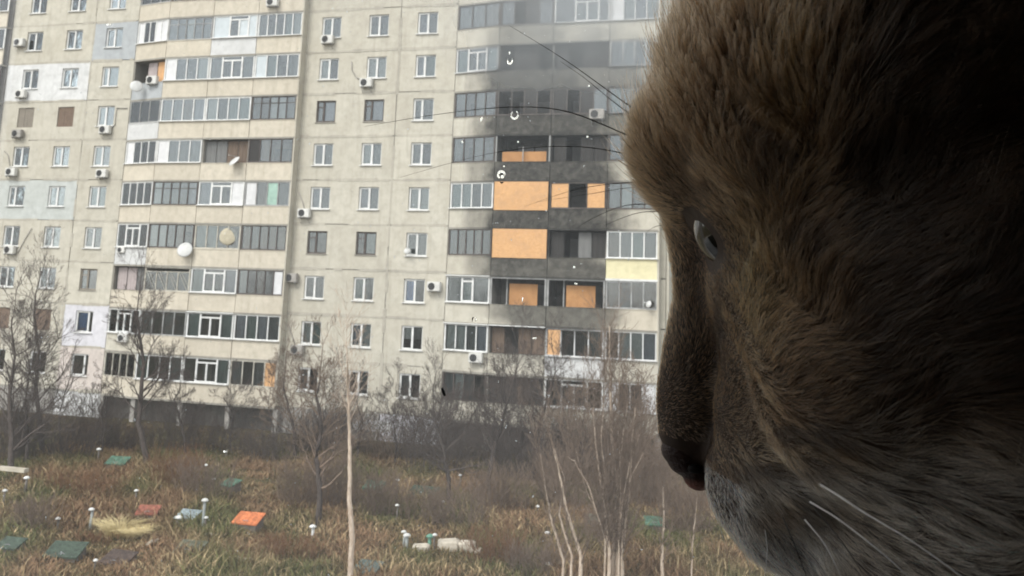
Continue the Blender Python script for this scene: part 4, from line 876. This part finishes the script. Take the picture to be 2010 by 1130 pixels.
chain([(1425, 400, 0, 1.15, 1.1, 1.0), (1405, 500, 0, .90, .80, .9), (1402, 590, 0, .80, .70, .85), (1382, 700, 0, .86, .72, .85), (1366, 790, 0, .82, .68, .8), (1354, 850, 0, .66, .60, .6)])
chain([(1354, 850, 0, .66, .60, .6), (1380, 912, 0, .35, .35, .35)], 5)
for s in (1, -1):
    blob(H(1505, 905, 0) + Lh * s * .98, 1.05, 1.0, 1.25)           # whisker pad
    blob(H(1545, 780, 0) + Lh * s * 1.15, 1.25, 1.1, 1.5); blob(H(1650, 800, 0) + Lh * s * 1.9, 1.6, 1.2, 1.9); blob(H(1590, 870, 0) + Lh * s * 1.5, 1.4, 1.1, 1.4)
    blob(H(1590, 960, 0) + Lh * s * 1.25, 1.5, 1.1, 1.1)
    blob(H(1555, 640, 0) + Lh * s * 1.5, 1.2, 1.0, 1.8)            # cheek edge under the eye
    blob(H(1570, 500, 0) + Lh * s * 1.9, .95, .9, 1.1)
    blob(H(1542, 430, 0) + Lh * s * 1.95, .85, .65, 1.2); blob(H(1445, 357, 0) + Lh * s * 1.25, .80, .85, .42, -.35)
    blob(H(1770, 640, 0) + Lh * s * 2.2, 2.6, 2.2, 3.0)             # cheek
    blob(H(1600, 330, 0) + Lh * s * 2.2, 1.7, 1.3, 1.3)
    blob(H(2000, 760, 0) + Lh * s * 2.0, 3.4, 2.6, 3.6)
    e = H(1930, -160, 0) + Lh * s * 3.1                              # ears, above the frame
    for k in range(6): blob(e + Uh * k * .75, 1.5 * (1 - k / 7), .55, 1.0)
blob(H(1600, 1035, 0), 1.35, 1.15, .85); blob(H(1720, 1010, 0), 1.8, 1.7, 1.2)      # chin and jaw
nk = H(2050, 900, 0); blob(nk, 5.0, 4.2, 5.2)
body = [nk + np.array([1.5, 1.5, -4.5]), nk + np.array([4.5, 1.5, -9]), nk + np.array([8.5, 1.0, -13]), nk + np.array([14, 0, -16]), nk + np.array([19, -.5, -18])]
for a, b in zip(body[:-1], body[1:]):
    for k in range(4): blob(a * (1 - k / 4) + b * k / 4, 5.6, 5.0, 6.2)
blob(H(1850, 1120, -.6), 3.0, 3.4, 3.0)
SILLZ = (OZ0 - EYE[2]) * 100
def leg(a, side):
    top = a + Lh * side * 2.6; t0 = (M @ top)[2]; n = 16
    for k in range(n):
        q = top.copy(); dz = (t0 - (SILLZ + 1.0)) * k / (n - 1); q = q - (M.T @ np.array([0, 0, 1.0])) * dz; r = 2.2 - 1.2 * k / (n - 1); blob(q, r, r, max(r, 1.6) if k < n - 1 else .95)
    blob(q + Fh * 1.0, 1.7, 1.15, .9)
for s in (1, -1): leg(body[1], s); leg(body[4], s)
me0 = bpy.data.meshes.new('head_blobs'); bm.to_mesh(me0); bm.free()
tmp = link('cat_source', me0); md = tmp.modifiers.new('r', 'REMESH'); md.mode = 'VOXEL'; md.voxel_size = .0016; md.adaptivity = 0
sm = tmp.modifiers.new('s', 'SMOOTH'); sm.iterations = 9; sm.factor = .5
dg = bpy.context.evaluated_depsgraph_get(); cme = bpy.data.meshes.new_from_object(tmp.evaluated_get(dg)); bpy.data.objects.remove(tmp)
cme.name = 'cat_mesh'; cme.polygons.foreach_set('use_smooth', [True] * len(cme.polygons))
t = NT('cat_skin'); n = t.noise(t.pos(), 300, 4); t.bsdf(t.mix(n, (.035, .024, .018), (.075, .05, .037)), .6, 0, t.bump(n, .3, .001), .25); cme.materials.clear(); cme.materials.append(t.m)
cat = tag(link('cat', cme), 'dark brown tabby cat in close profile with white lip fur, gazing out of window', 'cat'); cat.location = tuple(CAT0)
# sample fur roots
nv, nf = len(cme.vertices), len(cme.polygons); co = np.empty(nv * 3); cme.vertices.foreach_get('co', co); co = co.reshape(-1, 3)
cme.calc_loop_triangles(); nt_ = len(cme.loop_triangles); tri = np.empty(nt_ * 3, np.int32); cme.loop_triangles.foreach_get('vertices', tri); tri = tri.reshape(-1, 3)
vn = np.empty(nv * 3); cme.vertices.foreach_get('normal', vn); vn = vn.reshape(-1, 3)
def tocam(w): return (M.T @ (w + CAT0 - EYE).T).T * 100
ctr = tocam(co[tri].mean(1)); area = np.linalg.norm(np.cross(co[tri[:, 1]] - co[tri[:, 0]], co[tri[:, 2]] - co[tri[:, 0]]), axis=1) * .5
PX = CX + FPX * ctr[:, 0] / ctr[:, 1]; PY = CY - FPX * ctr[:, 2] / ctr[:, 1]
hc = ctr - NOSE; hf, hl, hu = hc @ Fh, hc @ Lh, hc @ Uh
wgt = np.where((hf > -6.5) & (hu > -4), 1.9, 1.0) * np.where(hf > -3.2, 1.7, 1.0) * np.where(hu < -6, .35, 1.0) * np.where(hl < -2.5, .4, 1.0)
pr_ = area * wgt; pr_ /= pr_.sum(); NF = 380000
ti = rng.choice(nt_, NF, p=pr_); b1 = np.sqrt(rng.random(NF)); b2 = rng.random(NF)
wb = np.stack([1 - b1, b1 * (1 - b2), b1 * b2], 1)[..., None]
root = (co[tri[ti]] * wb).sum(1); nr = (vn[tri[ti]] * wb).sum(1); nr /= np.linalg.norm(nr, axis=1, keepdims=True)
rc = tocam(root); ncam = (M.T @ nr.T).T                                       # cm, camera-aligned
hc = rc - NOSE; hf, hl, hu = hc @ Fh, hc @ Lh, hc @ Uh
px = CX + FPX * rc[:, 0] / rc[:, 1]; py = CY - FPX * rc[:, 2] / rc[:, 1]
def vnoise(p, s, ph):
    return np.stack([np.sin(p @ np.array([1.7, .9, 1.3]) * s + ph) + np.sin(p @ np.array([-.8, 1.9, .6]) * s * 1.7 + ph * 2) * .6,
                     np.sin(p @ np.array([.6, -1.4, 1.8]) * s + ph * 3) + np.sin(p @ np.array([1.9, .4, -1.1]) * s * 1.6 + ph) * .6,
                     np.sin(p @ np.array([1.2, 1.5, -.9]) * s + ph * 5) + np.sin(p @ np.array([.3, -1.1, 2.0]) * s * 1.8 + ph * 4) * .6], 1)
def nz1(p, s, ph): return vnoise(p, s, ph)[:, 0] / 1.6
EYEC = H(1467, 428, 0) + Lh * 1.46                                            # eyeball centre
# fur direction: away from the nose, round the eye
org = NOSE + Uh * .2 + Fh * .6; v = rc - org; v /= np.linalg.norm(v, axis=1, keepdims=True)
brow = np.clip((hu - 5.2) / 2.0, 0, 1)[:, None] * np.clip((hf + 5) / 2, 0, 1)[:, None]
fb = np.clip((hu - 3.4) / .8, 0, 1)[:, None] * np.clip((7.6 - hu) / 2.5, 0, 1)[:, None] * np.clip((hf + 3.2) / 1.5, 0, 1)[:, None]
v = v + brow * (Uh * .25 + Fh * .30) + fb * (Fh * .7 - Uh * .15)
chest = (np.clip((-hu - 1.0) / 2, 0, 1) * np.clip((-hf - 3) / 2, 0, 1))[:, None]; v = v * (1 - chest) + chest * (-Uh * .9 - Fh * .5)
muz = (np.clip(1 - np.abs(hu + .6) / 2.2, 0, 1) * np.clip((hf + 4) / 2, 0, 1))[:, None]; v = v + muz * (-Uh * .75 - Fh * .25)
v = v + .22 * vnoise(rc, 1.3, .7) + .21 * vnoise(rc, 4.2, 2.3) + rng.normal(0, .10, v.shape)
tg = v - (v * ncam).sum(1, keepdims=True) * ncam; tg /= np.linalg.norm(tg, axis=1, keepdims=True) + 1e-6
D = np.linalg.norm(hc, axis=1)
ln = np.clip(.12 + .085 * D, .14, 1.05)
bridge = np.clip((hf + 1.7) / .7, 0, 1) * np.clip((4.6 - hu) / .8, 0, 1); ln = ln * (1 - .50 * bridge)
ln = ln * (1 + .1 * brow[:, 0]) * (1 + .9 * chest[:, 0]); ln *= rng.uniform(.45, 1.0, NF) * (1 + .45 * (rng.random(NF) < .08))
de = np.linalg.norm(rc - EYEC, axis=1); ln = np.where(de < 1.9, ln * np.clip((de - .7) / 1.2, .2, 1), ln)
ln = np.minimum(ln, .85 + .6 * chest[:, 0] - .22 * np.maximum(fb[:, 0], brow[:, 0] * np.clip((hf + 4) / 2, 0, 1)))
guard = rng.random(NF) < .010 + .03 * brow[:, 0]; ln = ln * (1 + .75 * guard)
lift = .22 + .12 * bridge + .5 * fb[:, 0] + .65 * brow[:, 0] * np.clip((hf + 4.0) / 2.5, 0, 1) + .12 * chest[:, 0] + rng.uniform(-.12, .30, NF)
nosepad = (hf > -.55) & (hu < .28) & (hu > -1.2) & (np.abs(hl) < .75)
keep = ~nosepad & (de > 1.0)
wide = ((hf < -7.5) | (hu > 9.5)) 
rc, ncam, tg, ln, lift, hf, hl, hu, px, py, de, brow, chest, D, nosek, bridge, guard = [q[keep] for q in (rc, ncam, tg, ln, lift, hf, hl, hu, px, py, de, brow, chest, D, nosepad, bridge, guard)]
K = 7; NF = len(rc); T = np.linspace(0, 1, K)
P = np.empty((NF, K, 3)); P[:, 0] = rc; cur = rc.copy(); bend = vnoise(rc, 2.4, 4.1) * .10 + rng.normal(0, .13, (NF, 3))
for k in range(1, K):
    f = (k - .5) / (K - 1); d = ncam * (lift * (1.25 - 1.0 * f))[:, None] + tg + bend * f - Uh * .06 * f; d /= np.linalg.norm(d, axis=1, keepdims=True)
    cur = cur + d * (ln / (K - 1))[:, None]; P[:, k] = cur
# clumping: strands of one small cell draw together at the tips
cs = .085 + .085 * (brow.reshape(-1, 1) > .35)
cell = np.floor((rc + .06 * vnoise(rc, 5, 1.1)) / cs).astype(np.int64); key = cell[:, 0] * 1000003 + cell[:, 1] * 1009 + cell[:, 2]
_, inv = np.unique(key, return_inverse=True); inv = inv.ravel(); cnt = np.bincount(inv)
for k in range(1, K):
    mean = np.stack([np.bincount(inv, P[:, k, j]) / cnt for j in range(3)], 1)[inv]; w = ((.66 + .22 * brow[:, 0]) * T[k] ** 1.1 * (rng.random(NF) < .85) * ~guard) * np.clip(ln / .5, .3, 1)
    P[:, k] += (mean - P[:, k]) * w[:, None]
# colour of each strand along its length
base = np.array([.030, .022, .017]); brown = np.array([.27, .152, .082]); tip = np.array([.44, .285, .165]); gold = np.array([.50, .29, .12]); white = np.array([.82, .78, .71]); black = np.array([.012, .010, .009])
sm_ = lambda x, a, b: np.clip((x - a) / (b - a), 0, 1)
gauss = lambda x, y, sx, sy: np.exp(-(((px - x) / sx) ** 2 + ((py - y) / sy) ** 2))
nA = nz1(rc, 1.1, 3.3); nB = nz1(rc, 3.1, 1.9)
strand = brown * (1 + .35 * nB[:, None]) ; tipc = np.tile(tip, (NF, 1))
g_ = np.clip(.9 * gauss(1555, 190, 60, 190) + .9 * gauss(1475, 560, 60, 130) + .5 * gauss(1350, 520, 60, 90) + .5 * gauss(1400, 800, 40, 120), 0, 1)[:, None]
strand = strand * (1 - g_) + gold * g_; tipc = tipc * (1 - g_ * .6) + np.array([.52, .37, .21]) * g_ * .6
dk = np.clip(sm_(px, 1480, 1700) * .96 + 1.6 * gauss(1555, 930, 110, 20) + 1.2 * gauss(1470, 960, 14, 50) + .9 * gauss(1600, 850, 120, 16) + .8 * gauss(1500, 960, 30, 60) + .7 * gauss(1620, 1010, 130, 40) + .6 * gauss(1450, 150, 60, 160) + .6 * gauss(1560, 480, 60, 60) + .55 * gauss(1340, 330, 45, 40) + .9 * gauss(1385, 385, 45, 22) + .3 * (nA > .45) + 1.1 * gauss(1412, 640, 16, 120) + .9 * gauss(1392, 860, 12, 60) + .5 * gauss(1500, 330, 40, 60), 0, 1)  # tabby marks, plus painted shade on the unlit right side and cheek crease
sk_ = gauss(1378, 500, 34, 75)[:, None]; strand = strand * (1 - sk_) + np.array([.40, .24, .175]) * sk_; tipc = tipc * (1 - sk_) + np.array([.46, .30, .22]) * sk_
rb = (bridge * .7)[:, None] * np.clip(1 - dk[:, None], 0, 1); strand = strand * (1 - rb) + np.array([.40, .20, .105]) * rb
mz = np.clip(1.2 * gauss(1540, 888, 90, 20) + 1.2 * gauss(1560, 973, 100, 17) + .8 * gauss(1470, 900, 30, 90), 0, 1)[:, None]; strand = strand * (1 - mz) + np.array([.48, .34, .21]) * mz; tipc = tipc * (1 - mz) + np.array([.58, .44, .30]) * mz
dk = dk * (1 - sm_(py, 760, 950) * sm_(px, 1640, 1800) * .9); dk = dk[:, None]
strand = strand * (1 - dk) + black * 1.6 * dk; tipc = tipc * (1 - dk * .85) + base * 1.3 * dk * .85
wh = np.clip(2.2 * gauss(1412, 980, 40, 90) * (hu < .1) + 1.5 * gauss(1500, 1085, 130, 40) + .30 * gauss(1600, 955, 120, 22), 0, 1)[:, None]
strand = strand * (1 - wh) + white * .95 * wh; tipc = tipc * (1 - wh) + white * wh
gy = (sm_(py, 800, 960) * sm_(px, 1620, 1740) * .95)[:, None]; strand = strand * (1 - gy) + np.array([.60, .52, .43]) * gy; tipc = tipc * (1 - gy) + np.array([.85, .76, .66]) * gy  # pale throat fur, its colour raised to make up for weak room light
rs = rng.uniform(.5, 1.35, NF)[:, None] * np.where(guard & (rng.random(NF) < .6), .35, 1.0)[:, None] * (1 - .25 * (brow.ravel() * (px < 1400)))[:, None]
warm = np.array([1.10, .96, .78]); lit = 1 + .20 * (1 - sm_(px, 1450, 1650))[:, None]; clump_v = (.62 + .76 * rng.random(len(cnt)))[inv][:, None]  # lit paints window light into the fur colour on the left
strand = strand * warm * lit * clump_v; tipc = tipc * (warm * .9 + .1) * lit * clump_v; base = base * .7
Cc = np.empty((NF, K, 4), np.float32); Cc[..., 3] = 1
for k in range(K):
    f = T[k]; a = sm_(f, .05, .5); b = sm_(f, .55, .95)
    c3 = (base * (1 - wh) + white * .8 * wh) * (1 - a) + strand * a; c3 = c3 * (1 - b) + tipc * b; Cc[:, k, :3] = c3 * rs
hcv = bpy.data.hair_curves.new('fur_curves'); hcv.add_curves([K] * NF)
Wp = (M @ (P.reshape(-1, 3) * .01).T).T + EYE - CAT0
hcv.attributes['position'].data.foreach_set('vector', Wp.astype(np.float32).reshape(-1))
ra = hcv.attributes.get('radius') or hcv.attributes.new('radius', 'FLOAT', 'POINT')
rr = (.0030 * (1 - .78 * T ** 1.5))[None] * np.ones((NF, 1)) * np.where(hf < -6.5, 1.4, 1.0)[:, None] * np.where(guard, 1.9, 1.0)[:, None] * .01
ra.data.foreach_set('value', rr.astype(np.float32).reshape(-1))
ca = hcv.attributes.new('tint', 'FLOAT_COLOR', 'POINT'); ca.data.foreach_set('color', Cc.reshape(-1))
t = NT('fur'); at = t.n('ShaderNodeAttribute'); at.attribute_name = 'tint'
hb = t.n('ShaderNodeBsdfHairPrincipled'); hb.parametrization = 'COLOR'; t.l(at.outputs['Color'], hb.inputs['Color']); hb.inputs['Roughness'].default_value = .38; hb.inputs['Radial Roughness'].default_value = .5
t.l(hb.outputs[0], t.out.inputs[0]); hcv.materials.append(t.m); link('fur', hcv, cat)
# eye, nose leather, whiskers
t = NT('wet_eye'); t.bsdf((.016, .018, .014), .12, 0, None, .45, **{'Coat Weight': .8, 'Coat Roughness': .03}); EYEM = t.m
for s, nm in ((1, 0), (-1, 1)):
    c = (cw(H(1467, 428, 0) + Lh * 1.46 * s) - CAT0) ; b = sphere_bits(tuple(c), .0081, 32, 20); b.obj('eye', EYEM, cat, True)
t = NT('nose_leather'); n = t.noise(t.pos(), 900, 3); zz = t.n('ShaderNodeSeparateXYZ'); t.l(t.pos(), zz.inputs[0]); zr = float(cw(H(1370, 945, 0))[2]); red = t.ramp(zz.outputs[2], zr - .0006, zr + .0012, 1, 0)
t.bsdf(t.mix(red, t.mix(n, (.022, .013, .011), (.07, .034, .027)), (.30, .12, .085)), .5, 0, t.bump(n, .9, .0008), .4)
nb = bmesh.new()
for (x, y, s, rf, rl, ru) in ((1343, 878, 0, .44, .52, .34), (1352, 900, 0, .40, .46, .28), (1374, 928, 0, .32, .32, .30)):
    for sg in (-1, 1):
        A = np.stack([Fh * rf, Lh * rl * .7, Uh * ru], 1); A = M @ A * .01; c = cw(H(x, y, s) + Lh * sg * .18) - CAT0
        bmesh.ops.create_icosphere(nb, subdivisions=3, radius=1, matrix=Matrix(((A[0, 0], A[0, 1], A[0, 2], c[0]), (A[1, 0], A[1, 1], A[1, 2], c[1]), (A[2, 0], A[2, 1], A[2, 2], c[2]), (0, 0, 0, 1))))
nme = bpy.data.meshes.new('nose_source'); nb.to_mesh(nme); nb.free(); nme.materials.append(t.m)
tmp = link('nose_tmp', nme); md = tmp.modifiers.new('r', 'REMESH'); md.mode = 'VOXEL'; md.voxel_size = .0005; sm = tmp.modifiers.new('s', 'SMOOTH'); sm.iterations = 6
dg = bpy.context.evaluated_depsgraph_get(); n2 = bpy.data.meshes.new_from_object(tmp.evaluated_get(dg)); bpy.data.objects.remove(tmp); n2.polygons.foreach_set('use_smooth', [True] * len(n2.polygons)); n2.materials.clear(); n2.materials.append(t.m); link('nose', n2, cat)
for s in (1, -1): sphere_bits(tuple(cw(H(1372, 905, 0) + Lh * .46 * s) - CAT0), .0012, 10, 7, (1.3, .8, .8)).obj('nostril', plain('nostril_dark', (.006, .004, .004), .7, .1), cat, True)
WD = plain('dark_whisker', (.03, .025, .022), .4, .1); WL = plain('white_whisker', (.86, .85, .82), .35, .03, spec=.5)
def whisker(pts, r, mat):
    """pts: px, py, side distance s (cm) from the middle plane of the head"""
    Q = [Vector(cw(H(x, y, s)) - CAT0) for x, y, s in pts]; out, rad = [], []; n = len(Q)
    for i in range(n - 1):                       # Catmull-Rom through the points
        p0, p1, p2, p3 = Q[max(0, i - 1)], Q[i], Q[i + 1], Q[min(n - 1, i + 2)]
        for k in range(7):
            q = k / 7; out.append(.5 * ((2 * p1) + (p2 - p0) * q + (2 * p0 - 5 * p1 + 4 * p2 - p3) * q * q + (3 * p1 - p0 - 3 * p2 + p3) * q ** 3)); rad.append(r * .0135 * (1 - .82 * ((i + q) / (n - 1))))
    out.append(Q[-1]); rad.append(r * .0135 * .15); MB().tube(out, rad, 6).obj('whisker', mat, cat, True)
for pts, r, m_ in (([(1300, 250, .6), (1225, 200, .7), (1110, 118, .9), (1000, 50, 1.0)], .012, WD), ([(1290, 262, .3), (1210, 204, .3), (1150, 155, .3), (1100, 120, .3)], .010, WD),
                   ([(1310, 300, .8), (1225, 262, .9), (1110, 218, 1.1), (1000, 210, 1.3), (860, 224, 1.5), (715, 248, 1.6)], .012, WD), ([(1310, 325, .2), (1235, 303, .2), (1140, 288, .2), (1040, 290, .2), (930, 308, .2), (785, 348, .2)], .010, WD),
                   ([(1330, 362, .5), (1235, 358, .5), (1130, 372, .5), (1030, 405, .5)], .008, WD), ([(1330, 372, .1), (1240, 368, .1), (1160, 380, .1), (1060, 395, .1)], .008, WD),
                   ([(1330, 402, .4), (1235, 402, .4), (1170, 425, .4), (1120, 455, .4)], .009, WD), ([(1320, 415, .1), (1262, 416, .1), (1215, 430, .1), (1160, 455, .1)], .008, WD), ([(1310, 440, .1), (1283, 446, .1), (1262, 462, .1)], .006, WD),
                   ([(1600, 945, 3.2), (1645, 972, 4.6), (1700, 1008, 5.2), (1790, 1062, 5.8), (1900, 1140, 6.4)], .016, WL), ([(1590, 985, 3.2), (1640, 1015, 4.2), (1700, 1060, 4.8), (1760, 1110, 5.2), (1800, 1150, 5.4)], .012, WL),
                   ([(1580, 1020, 3.0), (1620, 1070, 3.6), (1660, 1150, 4.0)], .011, WL), ([(1535, 1010, 2.6), (1560, 1070, 3.1), (1590, 1150, 3.4)], .013, WD), ([(1500, 1030, 2.2), (1506, 1080, 2.5), (1498, 1150, 2.8)], .010, WL),
                   ([(1600, 1000, 3.2), (1650, 1060, 4.0), (1690, 1120, 4.4), (1705, 1150, 4.6)], .009, WD), ([(1420, 1005, .9), (1416, 1040, 1.0), (1425, 1075, 1.0)], .007, WL), ([(1470, 1030, 1.4), (1466, 1080, 1.5), (1476, 1150, 1.6)], .008, WL)):
    whisker(pts, r, m_)
